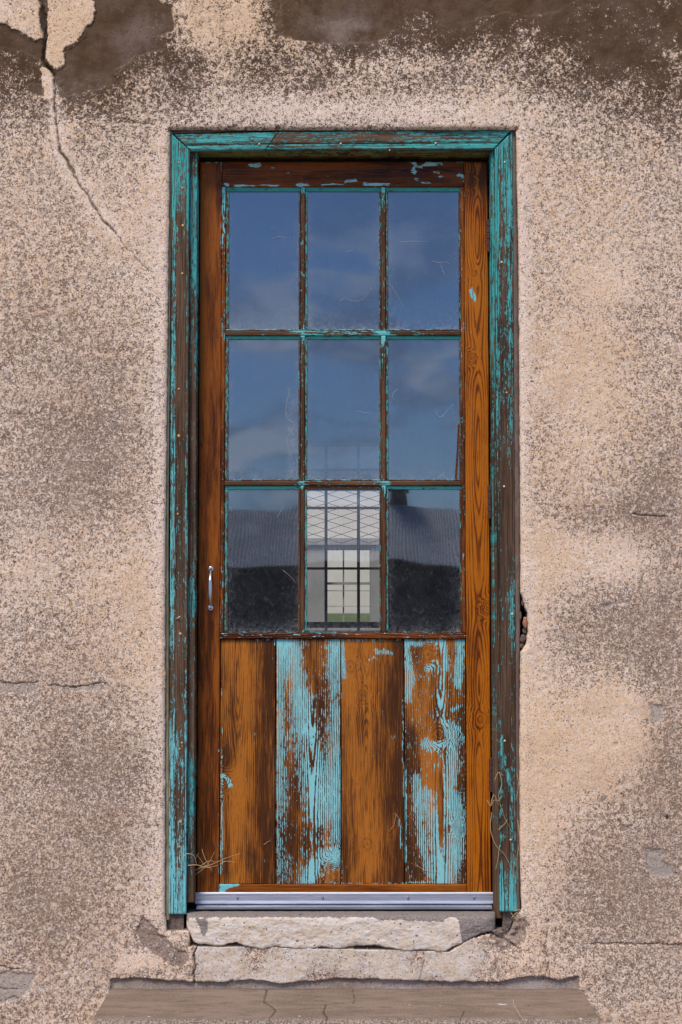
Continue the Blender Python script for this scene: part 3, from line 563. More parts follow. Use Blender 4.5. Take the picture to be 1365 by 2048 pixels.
# ------------------------------------------------------------------ timber builder
SEED = [0]
def plank(name, parent, cor, yf, th, mat, along='v', paint=None, tone=None, pcol=0.5, knots=(), pith=(0.3, 0.1, 0.05, 0.006), cell=(0.003, 0.005), edge=0.0015, smoothe=True, rough=0.0, sweep=None, label=None, profile=None):
    """cor: photo-pixel corners TL,TR,BR,BL on the plane y=yf, or world (x0,x1,z0,z1)"""
    SEED[0] += 1; sd = SEED[0]
    if len(cor) == 4 and not hasattr(cor[0], '__len__'):
        x0, x1, z0, z1 = cor; tl, tr, brr, bl = Vector((x0, yf, z1)), Vector((x1, yf, z1)), Vector((x1, yf, z0)), Vector((x0, yf, z0))
    else: tl, tr, brr, bl = [P(a, b, yf) for a, b in cor]
    W = (tr-tl).length; Hh = (tl-bl).length
    cw, cl = (cell if along == 'v' else (cell[1], cell[0]))
    nx = max(4, int(W/cw)+2); nz = max(4, int(Hh/cl)+2)
    def par(n, L):
        e = min(edge/L, 0.2); return np.concatenate([[0.0, e], np.linspace(e, 1-e, n)[1:-1], [1-e, 1.0]])
    us = par(nx, W); vs = par(nz, Hh); U, V = np.meshgrid(us, vs)
    def L(a): return np.array(a)[None, None, :]
    Pt = (L(tl)*(1-U[..., None])+L(tr)*U[..., None])*(1-V[..., None]) + (L(bl)*(1-U[..., None])+L(brr)*U[..., None])*V[..., None]
    X, Y, Z = Pt[..., 0], Pt[..., 1].copy(), Pt[..., 2]
    bord = (U == 0) | (U == 1) | (V == 0) | (V == 1)
    a = (X-X.mean() if along == 'v' else Z-Z.mean()); l = (Z if along == 'v' else X)
    a = a + 0.0035*fbm(l*3.0, a*8, 3, 90+sd)
    qx, qy = proj(X, Y, Z); kn = 0*X
    a0, hb, hv, sp = pith
    h = hb + hv*pn(l*2.1, l*0+sd*3.7, 95+sd); ring = np.sqrt((a-a0)**2 + h*h)/sp
    ring = ring + 0.25*fbm(a*50, l*3, 3, 97+sd); aw = a.copy()
    for (kx, ky, kr) in knots:
        dd = np.hypot((qx-kx), (qy-ky)*0.8)/kr*(1+.35*fbm((qx-kx)/kr*1.1, (qy-ky)/kr*1.1, 3, 120+int(kx))); wgt = np.exp(-(dd/2.2)**2)
        side = (qx-kx if along == 'v' else -(qy-ky))/kr
        stretch = np.exp(-((qx-kx)/(kr*2.8))**2 - ((qy-ky)/(kr*4.5))**2)
        ring = ring + 1.6*stretch; aw = aw + 0.006*stretch*np.tanh(side)
        ring = ring*(1-wgt) + (dd**0.8*1.6)*wgt
        kn = np.maximum(kn, (1-sst(dd, 0.15, 0.42))*0.85*(.6+.8*fbm(qx/3, qy/3, 2, 7))); kn = np.maximum(kn, 0.50*np.exp(-((dd-0.95)/0.22)**2)*(.7+.9*fbm(qx/7, qy/7, 2, 9)))
    y_off = np.where(bord, edge, 0.0) + (profile(U, V) if profile else 0) + rough*fbm(a*170, l*7, 3, 99+sd)
    Y = Y + y_off
    if paint:
        ja, jl = (3.0, 9.0) if along == 'v' else (9.0, 1.6)
        wxp = qx + ja*fbm(qx/12, qy/22, 4, 101+sd) if along == 'v' else qx + ja*fbm(qx/22, qy/10, 4, 101+sd); wyp = qy + jl*(fbm(qx/9, qy/26, 4, 103+sd) if along == 'v' else fbm(qx/26, qy/8, 4, 103+sd))
        pmv = paint(wxp, wyp, U, V); pmv = np.where(pmv > 0, 0.02+(0.73 if mat is M_CASING else 0.74)*pmv, pmv*0.9)
    pm = np.clip(pmv, -0.8, 1.15) if paint else np.full(X.shape, -0.6)
    tn = tone(qx, qy, U, V) if callable(tone) else np.full(X.shape, tone or 0.0)
    pc = pcol(qx, qy, U, V) if callable(pcol) else np.full(X.shape, pcol)
    gc = np.stack([aw + 0*X, l, np.full(X.shape, sd*1.37)], -1)
    R0, C0 = X.shape; ids = np.arange(R0*C0).reshape(R0, C0)
    fc = np.stack([ids[:-1, :-1], ids[1:, :-1], ids[1:, 1:], ids[:-1, 1:]], -1).reshape(-1, 4)
    loop = np.concatenate([ids[0, :-1], ids[:-1, -1], ids[-1, :0:-1], ids[:0:-1, 0]])
    V0 = np.stack([X, Y, Z], -1).reshape(-1, 3); bk = V0[loop].copy(); bk[:, 1] = yf+th; nb0 = len(V0)
    bi = nb0+np.arange(len(loop)); side_f = np.stack([loop, np.roll(loop, -1), np.roll(bi, -1), bi], -1)
    gcr = gc.reshape(-1, 3); gb = gcr[loop].copy(); gb[:, 0] += 0.02
    AT = {'gc': np.concatenate([gcr, gb])}
    for k, v in (('ring', ring), ('paint', pm), ('tone', tn), ('knot', np.clip(kn, 0, 1)), ('pcol', pc)):
        v = v.ravel(); AT[k] = np.concatenate([v, v[loop] - (0.25 if k == 'paint' else 0)])
    # back face as a coarse quad
    o = np_mesh(name, np.concatenate([V0, bk]), np.concatenate([fc, side_f]), mat, parent, AT, smoothe)
    if label: o['label'] = label
    return o

# ------------------------------------------------------------------ door frame
YC = 0.012; YJ = 0.034; YD = 0.098
frame = thing('door_surround', (0, 0.03, WZ(1830, 0.03)), 'peeling turquoise timber frame set around the brown nine pane door', 'door frame')
def p_lcas(x, y, U, V):
    b = tab(y, [(260, .95), (330, .85), (400, .62), (440, .30), (520, .10), (900, .04), (1000, .15), (1060, .38), (1120, .25), (1180, .20), (1300, .20), (1370, .10), (1430, .35), (1500, .62), (1530, .62), (1560, .35), (1610, .25), (1640, .45), (1690, .55), (1720, .85), (1830, 1.0)])
    left = tab(y, [(260, .2), (430, .55), (1000, .75), (1250, .6), (1340, .15), (1450, .55), (1560, .5), (1700, .4), (1830, .4)])
    inn = tab(y, [(260, .1), (450, .55), (700, .40), (800, .50), (1100, .50), (1150, .3), (1330, .10), (1440, .45), (1500, .4), (1640, .5), (1830, .4)])
    return b + left*(1-sst(U, .16, .42)) + inn*np.exp(-((U-.93)/.10)**2) + 0.25*fbm(U*2.5, y/55., 3, 5)
def pc_lcas(x, y, U, V): return np.clip(tab(y, [(260, 0.0), (420, 0.2), (600, .5), (1100, .75), (1500, .95), (1830, 1.0)]) - .35*(U > .75)*(y < 1100), 0, 1)
plank('casing', frame, [(344, 267), (379, 300), (372.5, 1829), (337.5, 1829)], YC, 0.024, M_CASING, 'v', p_lcas, 0.05, pc_lcas, pith=(0.2, .05, .02, .005), rough=0.0010, profile=lambda U, V: 0.0035*np.exp(-((U-0.86)/0.035)**2) + 0.003*(U > .96), label='left upright casing, worn to bare wood along its middle')
def p_rcas(x, y, U, V):
    b = tab(y, [(260, .95), (330, .72), (420, .62), (470, .48), (520, .30), (700, .22), (800, .20), (900, .12), (960, -.1), (1140, -.1), (1170, .20), (1240, .12), (1300, -.1), (1500, .02), (1560, .10), (1700, .15), (1740, .45), (1790, .85), (1825, 1.0)])
    outer = tab(y, [(260, .1), (560, .50), (760, .38), (830, .42), (900, .25), (960, 0), (1110, .0), (1160, .6), (1290, .75), (1340, .2), (1420, 0), (1560, .2), (1640, .45), (1825, .35)])
    inner = tab(y, [(260, .2), (420, .6), (520, .65), (760, .5), (960, .35), (1040, .3), (1120, .1), (1500, .25), (1560, .4), (1700, .3), (1825, .3)])
    return b + .10 + outer*np.exp(-((U-.80)/.17)**2) + inner*np.exp(-((U-.10)/.12)**2) + .5*stroke(x, y, [(1003, 1480), (1010, 1530), (1024, 1580), (1028, 1600)], 4) + .25*fbm(U*2.5, y/50., 3, 8)
plank('casing', frame, [(990.5, 297), (1025.5, 262), (1034.5, 1824), (1000, 1824)], YC, 0.024, M_CASING, 'v', p_rcas, 0.40, lambda x, y, U, V: tab(y, [(260, .1), (700, .25), (1400, .35), (1825, .45)]), pith=(0.2, .05, .02, .004), rough=0.0010, profile=lambda U, V: 0.0035*np.exp(-((U-0.14)/0.035)**2) + .003*(U < .04), label='right upright casing, dark bare wood below mid height')
hp = lambda U, V: 0.0035*np.exp(-((V-0.72)/0.05)**2) + 0.0015*(V > .8)
plank('casing', frame, [(349, 268), (557, 263), (531, 298), (381, 300)], YC, 0.024, M_CASING, 'h', lambda x, y, U, V: .66 + .3*(V > .7) + .4*stroke(x, y, [(400, 280), (540, 272)], 7) + .3*fbm(x/40, y/6, 3, 3), 0.0, 0.15, pith=(0.1, .03, .02, .004), rough=.001, profile=hp, label='short left length of the head casing with a scarf joint')
plank('casing', frame, [(558.5, 263), (1023, 259.5), (988.5, 296.5), (532.5, 298)], YC, 0.024, M_CASING, 'h', lambda x, y, U, V: tab(x, [(560, .42), (700, .50), (820, .62), (900, .72), (1020, .85)]) + .35*(V > .68) + .30*(1-sst(V, .0, .25)) - .2*np.exp(-((x-760)/60)**2)*(V < .6) + .25*fbm(x/45, y/6, 3, 4), 0.0, 0.12, pith=(0.1, .03, .02, .004), rough=.001, profile=hp)
# jambs
def p_ljamb(x, y, U, V):
    b = tab(y, [(300, .35), (345, .35), (365, .85), (450, .80), (560, .62), (600, .35), (700, .40), (800, .10), (1050, .0), (1150, .30), (1180, .85), (1215, .75), (1250, .30), (1300, 0), (1500, .15), (1530, .75), (1600, .7), (1680, .45), (1740, .1), (1810, -.1)])
    return b + .14 + .35*np.exp(-((U-.97)/.05)**2)*(y < 1120) + .3*fbm(U*2, y/45., 3, 12)
for nm, c, pf, pcx, lb in (('jamb', (WX(371, YJ), WX(391.3, YJ), WZ(1806, YJ), WZ(301, YJ)), p_ljamb, 0.15, 'left door jamb, weathered grey brown in its middle'),
                       ('jamb', (WX(986.5, YJ), WX(1003, YJ), WZ(1838, YJ), WZ(301, YJ)), lambda x, y, U, V: tab(y, [(300, .75), (450, .95), (620, .9), (760, .55), (900, .45), (1000, .62), (1100, .50), (1200, .30), (1400, .42), (1560, .25), (1650, .2), (1700, -.2), (1840, -.4)]) + .25*np.exp(-((U-.1)/.08)**2) + .3*fbm(U*2, y/45., 3, 13), 0.0, 'right door jamb with thin teal paint, dark at its foot')):
    plank(nm, frame, c, YJ, 0.13, M_CASING, 'v', pf, 0.15, pcx, pith=(0.2, .05, .02, .004), rough=.0008, label=lb)
plank('head_jamb', frame, (WX(372, YJ), WX(1003, YJ), WZ(300.5, YJ), WZ(262, YJ)), YJ, 0.13, M_SOFFIT, 'h', lambda x, y, U, V: .9+0*x, 0, 0.1, cell=(0.006, 0.01), label='olive green underside of the head')
# stop strips behind the door that close the gap
M_MORT = mat_simple('brown_mortar', (.12, .085, .07), (.24, .18, .15), .95, 0, 60, (1, 1, 1), .9, .004)
MB().box(WX(320, .03), WX(372, .03), .026, .06, WZ(1880, .03), WZ(1822, .03)).build('mortar', M_MORT, frame)
MB().box(WX(1002, .03), WX(1060, .03), .030, .06, WZ(1885, .03), WZ(1818, .03)).build('mortar', M_MORT, frame)
st_m = MB(); z0, z1 = WZ(1815, .15), WZ(300, .15)
for a, b in ((WX(371, .15), WX(399, .15)), (WX(979, .15), WX(1003, .15))): st_m = MB().box(a, b, 0.142, 0.165, z0, z1); st_m.build('door_stop', M_BLACK, frame)
MB().box(WX(399.5, .15), WX(978.5, .15), 0.142, 0.165, WZ(330, .15), WZ(300, .15)).build('door_stop', M_BLACK, frame)
# filler strips between frame and plaster
def filler(name, pts_l, pts_r, yf, mat, seed, amp=1.2):
    yy = np.linspace(pts_l[0][1], pts_l[-1][1], 160); xl = tab(yy, [(p[1], p[0]) for p in pts_l])+amp*fbm(yy/30., yy*0, 3, seed); xr = tab(yy, [(p[1], p[0]) for p in pts_r])+0.5*amp*fbm(yy/25., yy*0, 3, seed+1)
    V = []; Fs = []
    for i in range(len(yy)):
        for k in range(5): u = k/4.; V.append(P(xl[i]*(1-u)+xr[i]*u, yy[i], yf-0.003*math.sin(u*math.pi)+0.0012*float(pn(yy[i]/9., u*3, seed+2)))[:])
    for i in range(len(yy)-1):
        for k in range(4): a = i*5+k; Fs.append([a, a+5, a+6, a+1])
    n = len(V); V += [(v[0], yf+.03, v[2]) for v in V[0::5]]; m = len(V); V += [(v[0], yf+.03, v[2]) for v in V[4:n:5]]
    for i in range(len(yy)-1): Fs.append([i*5, n+i, n+i+1, (i+1)*5]); Fs.append([i*5+4, (i+1)*5+4, m+i+1, m+i])
    return np_mesh(name, V, Fs, mat, frame)
filler('sealant_strip', [(338.5, 262), (334, 600), (329, 1056), (328, 1500), (328, 1840)], [(345, 262), (341, 600), (337, 1056), (338, 1500), (339, 1840)], 0.017, M_OLIVE, 41).__setitem__('label', 'olive brown strip beside the left casing')
filler('sealant_strip', [(1021, 262), (1025, 700), (1028, 1056), (1029, 1190), (1029, 1500), (1031, 1835)], [(1034, 262), (1039, 700), (1042.5, 1056), (1041, 1190), (1040, 1500), (1041, 1835)], 0.019, M_FILL, 44).__setitem__('label', 'brown strip beside the right casing')
hm = MB().tube([P(x, y, 0.018) for x, y in ((344, 265), (380, 263), (420, 262), (455, 259), (480, 257))], [.003, .0045, .004, .005, .002], 6, flat=.7); hm.build('sealant_strip', M_FILL, frame)
def nail(x, y, yf, r=2.6, mat=None):
    p = P(x, y, yf); r = r/700.
    MB().lathe_y(p.x, p.z, [(r*0.35, yf-0.0028), (r*0.8, yf-0.0022), (r, yf-0.001), (r*.9, yf+0.001)], 10).build('nail', mat or M_NAIL, frame, True)
for x, y, r in ((358, 325, 2), (365, 376, 2), (366, 451, 3), (365, 547, 2.6), (358, 778, 2.3), (358, 872, 3.2), (356, 1028, 2.3), (361, 1268, 3.2), (364, 1486, 2.4), (360, 1498, 2.0), (361, 1644, 3.0), (359, 1694, 2.3), (519, 288, 2.5)): nail(x, y, YC, r)
for x, y, r in ((1010, 324, 2.2), (1004, 524, 2.4), (1014, 785, 1.8), (1009, 973, 2.4), (1025, 1228, 2.6), (1010, 1482, 2.4), (1022, 1680, 2.2), (682, 287, 2.2), (872, 286, 2.2), (780, 300, 1.6)): nail(x, y, YC, r, M_NAILW)
p0 = P(352, 1238, YC); MB().tube([p0+Vector((0, -.0015, 0)), p0+Vector((.006, -.006, .003)), P(361, 1233, YC)+Vector((0, -.008, 0))], [.0012, .0012, .002], 7).build('bent_nail', M_NAILW, frame, True)

# ------------------------------------------------------------------ the door
zb = WZ(1787, YD); door = thing('wooden_door', (WX(688, YD), YD, zb), 'stained brown wooden door with nine glass panes above four flaking blue boards', 'door')
X0, XLs, XRs, X1 = WX(397, YD), WX(441.5, YD), WX(931.5, YD), WX(979.5, YD)
def Z(py): return WZ(py, YD)
def p_lst(x, y, U, V): return .9*np.exp(-(y-323)/5.0)*(U > .1) - .45 + .75*np.exp(-((U-.985)/.05)**2)*tab(y, [(323, 1.3), (500, 1.2), (620, .7), (900, .6), (1280, .55), (1480, .9), (1780, 1.1)]) + .9*blob(x, y, 412, 351, 4, 4) + 1.0*blob(x, y, 438, 406, 2.5, 2.5) + .9*blob(x, y, 437, 1502, 3, 4) + .9*blob(x, y, 430, 1540, 2, 3)
def t_lst(x, y, U, V): return .16 + .25*fbm(U*1.5, y/160., 3, 15) - .20*blob(x, y, 412, 1050, 22, 200) - .15*blob(x, y, 405, 700, 18, 150) + .65*(np.exp(-((x-tab(y, [(1220, 423), (1330, 418), (1500, 425), (1780, 424)]))/7.5)**2)*sst(y, 1215, 1225)*(1-.55*sst(y, 1350, 1700))) + .35*sst(y, 1400, 1760)*sst(U, .5, .9)
plank('stile', door, (X0, XLs-.001, Z(1786), Z(323)), YD, .042, M_STILE_D, 'v', p_lst, t_lst, .9, knots=[(414, 942, 5)], pith=(.16, .05, .02, .0032), label='darker left stile carrying the pull handle')
def p_rst(x, y, U, V): return -.5 + 1.4*stroke(x, y, [(944, 578), (946, 590), (951, 601)], 4) + .7*np.exp(-((U-.01)/.04)**2)*tab(y, [(323, .6), (420, 1.2), (520, .9), (640, .6), (1000, .8), (1300, .9), (1320, .2), (1780, .2)]) + 1.0*blob(x, y, 944, 664, 2.5, 3) + .6*np.exp(-(y-323)/3.)
def t_rst(x, y, U, V): return tab(y, [(323, .42), (450, .20), (560, .08), (700, .02), (900, -.05), (1300, -.12), (1500, -.12), (1700, -.02), (1786, .05)]) + .2*fbm(U*1.5, y/120., 3, 16) + .25*sst(U, .75, 1)*sst(y, 1450, 1700)
plank('stile', door, (XRs+.001, X1, Z(1788), Z(323)), YD, .042, M_STILE_G, 'v', p_rst, t_rst, .9, knots=[(963, 1440, 12), (949, 546, 5), (945, 363, 7), (976, 1218, 9), (943, 716, 7)], pith=(.003, .0, .030, .0062), label='golden right stile with long looping grain and a big knot')
def p_top(x, y, U, V):
    m = -.35 + .2*fbm(x/30, y/5, 3, 17) + 1.1*np.exp(-(y-323)/2.5)*sst(x, 700, 930)
    for pts, wd in [([(503, 331), (518, 330)], 4.5), ([(828, 327), (829, 346)], 3.4), ([(845, 330), (880, 327)], 4), ([(835, 333), (845, 334)], 2), ([(870, 343), (876, 345)], 2.4), ([(883, 352), (884, 353)], 3.2), ([(918, 350), (926, 352), (928, 362)], 4.6), ([(690, 362), (712, 360)], 2.6), ([(730, 368), (778, 369)], 3.2), ([(833, 358), (836, 359)], 2.5), ([(843, 365), (862, 366)], 2), ([(594, 369), (614, 369)], 3.2), ([(470, 371), (560, 370)], 1.7), ([(570, 347), (580, 345)], 1.2), ([(542, 335), (552, 334)], 1.8), ([(640, 369), (690, 368)], 1.7), ([(450, 368), (456, 369)], 3.5)]:
        m = np.maximum(m, 1.25*stroke(x, y, pts, wd)-.25)
    return m
plank('top_rail', door, (XLs, XRs, Z(373), Z(323)), YD, .042, M_RAIL, 'h', p_top, .15, .8, pith=(.01, .012, .02, .0035), cell=(.0022, .003))
plank('mid_rail', door, (XLs, XRs, Z(1277.5), Z(1266)), YD-.002, .042, M_RAIL, 'h', lambda x, y, U, V: .1+.3*fbm(x/30, y/4, 2, 18), .35, .9)
plank('bottom_rail', door, (XLs, XRs, Z(1786), Z(1769.5)), YD-.001, .042, M_STILE_G, 'h', lambda x, y, U, V: -.4+1.6*poly(x, y, [(438, 1768), (485, 1768), (460, 1778), (450, 1788), (438, 1788)], 3)+.6*np.exp(-(y-1769)/1.5)*(fbm(x/40, y, 2, 19) > .0), .28, .9, pith=(.05, .02, .01, .003), cell=(.0025, .005))
plank('edge_strip', door, (XLs, XLs+.0105, Z(1266), Z(373)), YD+.002, .03, M_STILE_D, 'v', lambda x, y, U, V: tab(y, [(373, .9), (430, .6), (500, .4), (560, -.1), (660, .5), (700, .0), (1000, .2), (1266, .3)]), .30, .9)
plank('edge_strip', door, (XRs-.0105, XRs, Z(1266), Z(373)), YD+.002, .03, M_STILE_D, 'v', lambda x, y, U, V: tab(y, [(373, .4), (430, .15), (660, .15), (1266, .2)]), .30, .9)
# glazing bars: verticals in lengths between the horizontals
COLS = [(456, 597), (614.5, 759.5), (777.5, 920.5)]; ROWS = [(382, 658), (678, 959), (978.5, 1264)]
HB = [(661, 670.5), (961.5, 971)]; VB = [(601.5, 609.5), (763.5, 772.5)]
for k, (a, b) in enumerate(HB):
    plank('glazing_bar', door, (XLs+.011, XRs-.011, Z(b), Z(a)), YD, .03, M_BEAD, 'h', lambda x, y, U, V, k=k: tab(x, [(450, .2), (580, .1), (603, 1.0), (625, .55), (740, .50), (768, 1.1), (790, .3), (920, .2)]) - .25*k + .2*fbm(x/20, y/4, 2, 20+k), .35, .85, cell=(.003, .004))
YS = [(374, 660.5), (671, 961), (971.5, 1265.5)]
for j, (a, b) in enumerate(VB):
    for k, (c, d) in enumerate(YS):
        plank('glazing_bar', door, (WX(a, YD), WX(b, YD), Z(d), Z(c)), YD, .03, M_BEAD, 'v', lambda x, y, U, V, j=j, k=k, c=c, d=d: .05 + 1.2*np.exp(-(y-c)/(8.+6*j)) + .7*np.exp(-(d-y)/5.) + (.15 if k < 2 else -.1) + .3*fbm(U*2, y/30, 3, 25+j+3*k), .45, .9, cell=(.002, .004))
# beads and panes
for j, (a, b) in enumerate(COLS):
    for k, (c, d) in enumerate(ROWS):
        bx = 4.6 if j != 2 else 3.4
        top_h = 8.0 if k == 0 else 6.0
        lx0 = (450.0, 610.0, 773.0)[j]; rx1 = (601.0, 763.0, 924.5)[j]; ty0 = (373.8, 671.0, 971.5)[k]; by1 = (660.5, 961.0, 1265.5)[k]
        Yb = YD+.0045
        plank('glazing_bead', door, (WX(lx0, Yb), WX(rx1, Yb), WZ(c+.5, Yb), WZ(ty0, Yb)), Yb, .012, M_BEAD, 'h', lambda x, y, U, V, k=k, j=j: (1.05 if not (j == 1 and k == 2) else .35)+.2*fbm(x/20, y/4, 2, 30+j), .3, (0.15 if k < 2 else .3), cell=(.003, .005), profile=lambda U, V: .003*V)
        plank('glazing_bead', door, (WX(lx0, Yb), WX(rx1, Yb), WZ(by1, Yb), WZ(d, Yb)), Yb, .012, M_BEAD, 'h', lambda x, y, U, V, k=k, j=j: (.62, .72, .55)[j]-(.1 if k else 0)+.3*fbm(x/14, y/3, 2, 33+j+k), .2, .95, cell=(.003, .004))
        pl = (.55, .62, .55)[j] + (0, .05, .1)[k]; pr = (.35, .50, .45)[j] - (0, .02, .1)[k]
        plank('glazing_bead', door, (WX(lx0, Yb), WX(a, Yb), WZ(d-.1, Yb), WZ(c+.6, Yb)), Yb+.0005, .012, M_BEAD, 'v', lambda x, y, U, V, pl=pl: pl+.25*fbm(U*1, y/50, 3, 37+j+k), .35, .35, cell=(.002, .005))
        plank('glazing_bead', door, (WX(b, Yb), WX(rx1, Yb), WZ(d-.1, Yb), WZ(c+.6, Yb)), Yb+.0005, .012, M_BEAD, 'v', lambda x, y, U, V, pr=pr: pr+.25*fbm(U*1, y/50, 3, 47+j+k), .45, .3, cell=(.002, .005))
        # pane: each sits a hair out of true
        Yg = YD+.0125; rr = random.Random(j*7+k); tx = (rr.random()-.5)*.0016; tz = (rr.random()-.5)*.0018
        if k == 2: tx = (-.0006, 0, .0006)[j]; tz = 0
        gx = np.linspace(WX(a-1.5, Yg), WX(b+1.5, Yg), 24); gz = np.linspace(WZ(d+1.5, Yg), WZ(c-1.5, Yg), 40); A_, B_ = np.meshgrid(gx, gz)
        qx, qy = proj(A_, Yg+0*A_, B_)
        yy = Yg + (A_-gx.mean())*tx + (B_-gz.mean())*tz
        dust = .75*np.exp(-(d-qy)/10.) + .45*np.exp(-(qx-a)/6.) + .35*np.exp(-(b-qx)/6.) + .2*np.exp(-(qy-c)/8.) + .5*np.exp(-((qx-(b-14))/9.)**2)*(1 if (j, k) == (0, 1) else .12)*sst(qy, c+90, c+130) + .06*sst(qy, d-110, d)
        ids = np.arange(A_.size).reshape(A_.shape); fc = np.stack([ids[:-1, :-1], ids[:-1, 1:], ids[1:, 1:], ids[1:, :-1]], -1).reshape(-1, 4)
        n_ = A_.size; vf = np.stack([A_, yy, B_], -1).reshape(-1, 3)
        np_mesh('pane', vf, fc, M_GLASS, door, {'dust': np.clip(dust, 0, 1).ravel()})
pa, pb = P(918.5, 848, YD+.004), P(913, 958, YD+.004)
MB().tube([pa, pa.lerp(pb, .5)+Vector((.0012, 0, 0)), pb], [.0016, .0028, .0030], 5).build('loose_bead', M_RAIL, door).__setitem__('label', 'loose splinter of bead leaning in the right middle pane')
# lower boards
def t_b1(x, y, U, V): return .10 + .25*fbm(U*2, y/110., 3, 61) - .28*blob(x, y, 475, 1330, 22, 60) - .25*blob(x, y, 478, 1610, 25, 60) + .55*sst(U, .60, .72) - .20*np.exp(-((U-.75)/.05)**2) + .40*blob(x, y, 448, 1500, 9, 50) + .45*blob(x, y, 452, 1730, 14, 45) + .25*(1-sst(y, 1279, 1290))
def p_b1(x, y, U, V): return -.4 + .9*np.exp(-((x-444)/3.0)**2)*tab(y, [(1279, .5), (1340, .3), (1440, .7), (1550, .8), (1610, 1.3), (1680, 1.3), (1768, .7)]) + 1.3*stroke(x, y, [(443, 1550), (455, 1558), (462, 1572)], 4) + .6*np.exp(-(y-1279)/2.)*(x > 500) + .9*stroke(x, y, [(548, 1283), (549, 1286)], 3)+.5*stroke(x, y, [(508, 1430), (512, 1500), (509, 1540)], 1.6)
def t_b2(x, y, U, V): return .32 + .3*fbm(U*2.2, y/100., 3, 62) + .3*sst(y, 1560, 1700)*(1-sst(U, .25, .55)) + .25*blob(x, y, 640, 1400, 26, 110) - .45*blob(x, y, 668, 1748, 14, 16)
def p_b2(x, y, U, V):
    m = .10 + .72*np.exp(-((U-.06)/.10)**2)*tab(y, [(1279, 1.1), (1380, .95), (1600, .8), (1640, .4), (1768, .2)]) + .70*np.exp(-((U-.93)/.10)**2)*tab(y, [(1279, .9), (1340, .9), (1400, .6), (1450, .8), (1560, .95), (1650, .8), (1768, .6)])
    m = m + .70*stroke(x, y, [(575, 1280), (590, 1340), (605, 1400), (618, 1460)], 16, .8) + .45*stroke(x, y, [(600, 1400), (612, 1500), (640, 1620)], 24, .8) + .42*blob(x, y, 650, 1590, 26, 70) + .5*blob(x, y, 575, 1300, 25, 45) + .5*blob(x, y, 668, 1300, 16, 40) + .3*blob(x, y, 640, 1560, 30, 80)
    m = m - .45*blob(x, y, 628, 1310, 18, 40) - .25*blob(x, y, 632, 1420, 16, 80) - .35*blob(x, y, 572, 1420, 9, 90) - .4*blob(x, y, 590, 1640, 14, 110)
    m = m + .8*stroke(x, y, [(612, 1765), (625, 1735), (650, 1712), (678, 1712)], 12, .7) + .3*stroke(x, y, [(560, 1463), (630, 1460)], 5) - .8*blob(x, y, 674, 1752, 13, 15) + .25*blob(x, y, 578, 1730, 18, 25)
    return m
def t_b3(x, y, U, V): return .10 + .22*fbm(U*2.2, y/120., 3, 63) - .30*blob(x, y, 705, 1340, 14, 50) - .10*blob(x, y, 740, 1500, 30, 200) + .55*sst(U, .76, .88) + .15*sst(y, 1650, 1768)
def p_b3(x, y, U, V): return -.42 + 1.25*stroke(x, y, [(684, 1285), (686, 1330), (690, 1352)], 5.5, .7) + .95*np.exp(-(y-1279)/3.0) + 1.15*stroke(x, y, [(752, 1303), (768, 1302), (782, 1308)], 5) + 1.0*stroke(x, y, [(735, 1322), (752, 1314)], 2.2) + .9*stroke(x, y, [(806, 1400), (807, 1595)], 1.5) + 1.1*stroke(x, y, [(800, 1640), (803, 1700)], 1.6) + .6*np.exp(-(1768-y)/1.5) + .5*blob(x, y, 700, 1330, 14, 8) + .35*np.exp(-((U-.01)/.02)**2)+ .8*blob(x, y, 784, 1475, 6, 4)
def t_b4(x, y, U, V): return .18 + .25*fbm(U*2.2, y/100., 3, 64) - .35*stroke(x, y, [(852, 1310), (840, 1400), (850, 1520), (862, 1620)], 12, .8) + .55*sst(U, .80, .92)*sst(y, 1400, 1440) + .45*(1-sst(U, .10, .26))*sst(y, 1380, 1480) + .3*blob(x, y, 850, 1720, 30, 60)
def p_b4(x, y, U, V):
    m = -.40 + 0*x
    for pts, wd, a in [([(812, 1284), (814, 1330), (822, 1350), (812, 1400)], 8, 1.1), ([(815, 1284), (840, 1286)], 6, 1.0), ([(884, 1284), (887, 1320), (886, 1340)], 9, 1.15), ([(868, 1330), (856, 1336)], 7, .9), ([(886, 1345), (882, 1400), (885, 1430), (893, 1450)], 7, 1.0), ([(893, 1450), (900, 1480), (885, 1490), (860, 1496), (852, 1485)], 9, 1.0), ([(903, 1460), (905, 1520), (898, 1580), (905, 1620)], 12, 1.0), ([(905, 1600), (912, 1660), (905, 1720), (890, 1765)], 18, 1.05), ([(833, 1560), (838, 1620), (845, 1680), (862, 1750)], 9, .9), ([(855, 1590), (868, 1660), (878, 1740)], 15, .80), ([(809, 1530), (811, 1600), (810, 1720)], 3, .9), ([(920, 1284), (921, 1310), (917, 1350), (916, 1370)], 7.5, 1.2), ([(850, 1285), (880, 1284)], 4, .9), ([(905, 1420), (915, 1415)], 4, .8), ([(915, 1460), (922, 1480)], 7, .75), ([(800, 1765), (900, 1766)], 2, 1.)]:
        m = np.maximum(m, a*stroke(x, y, pts, wd, .75)-.05)
    return m - .7*blob(x, y, 856, 1308, 10, 12) - .6*blob(x, y, 878, 1468, 11, 11)
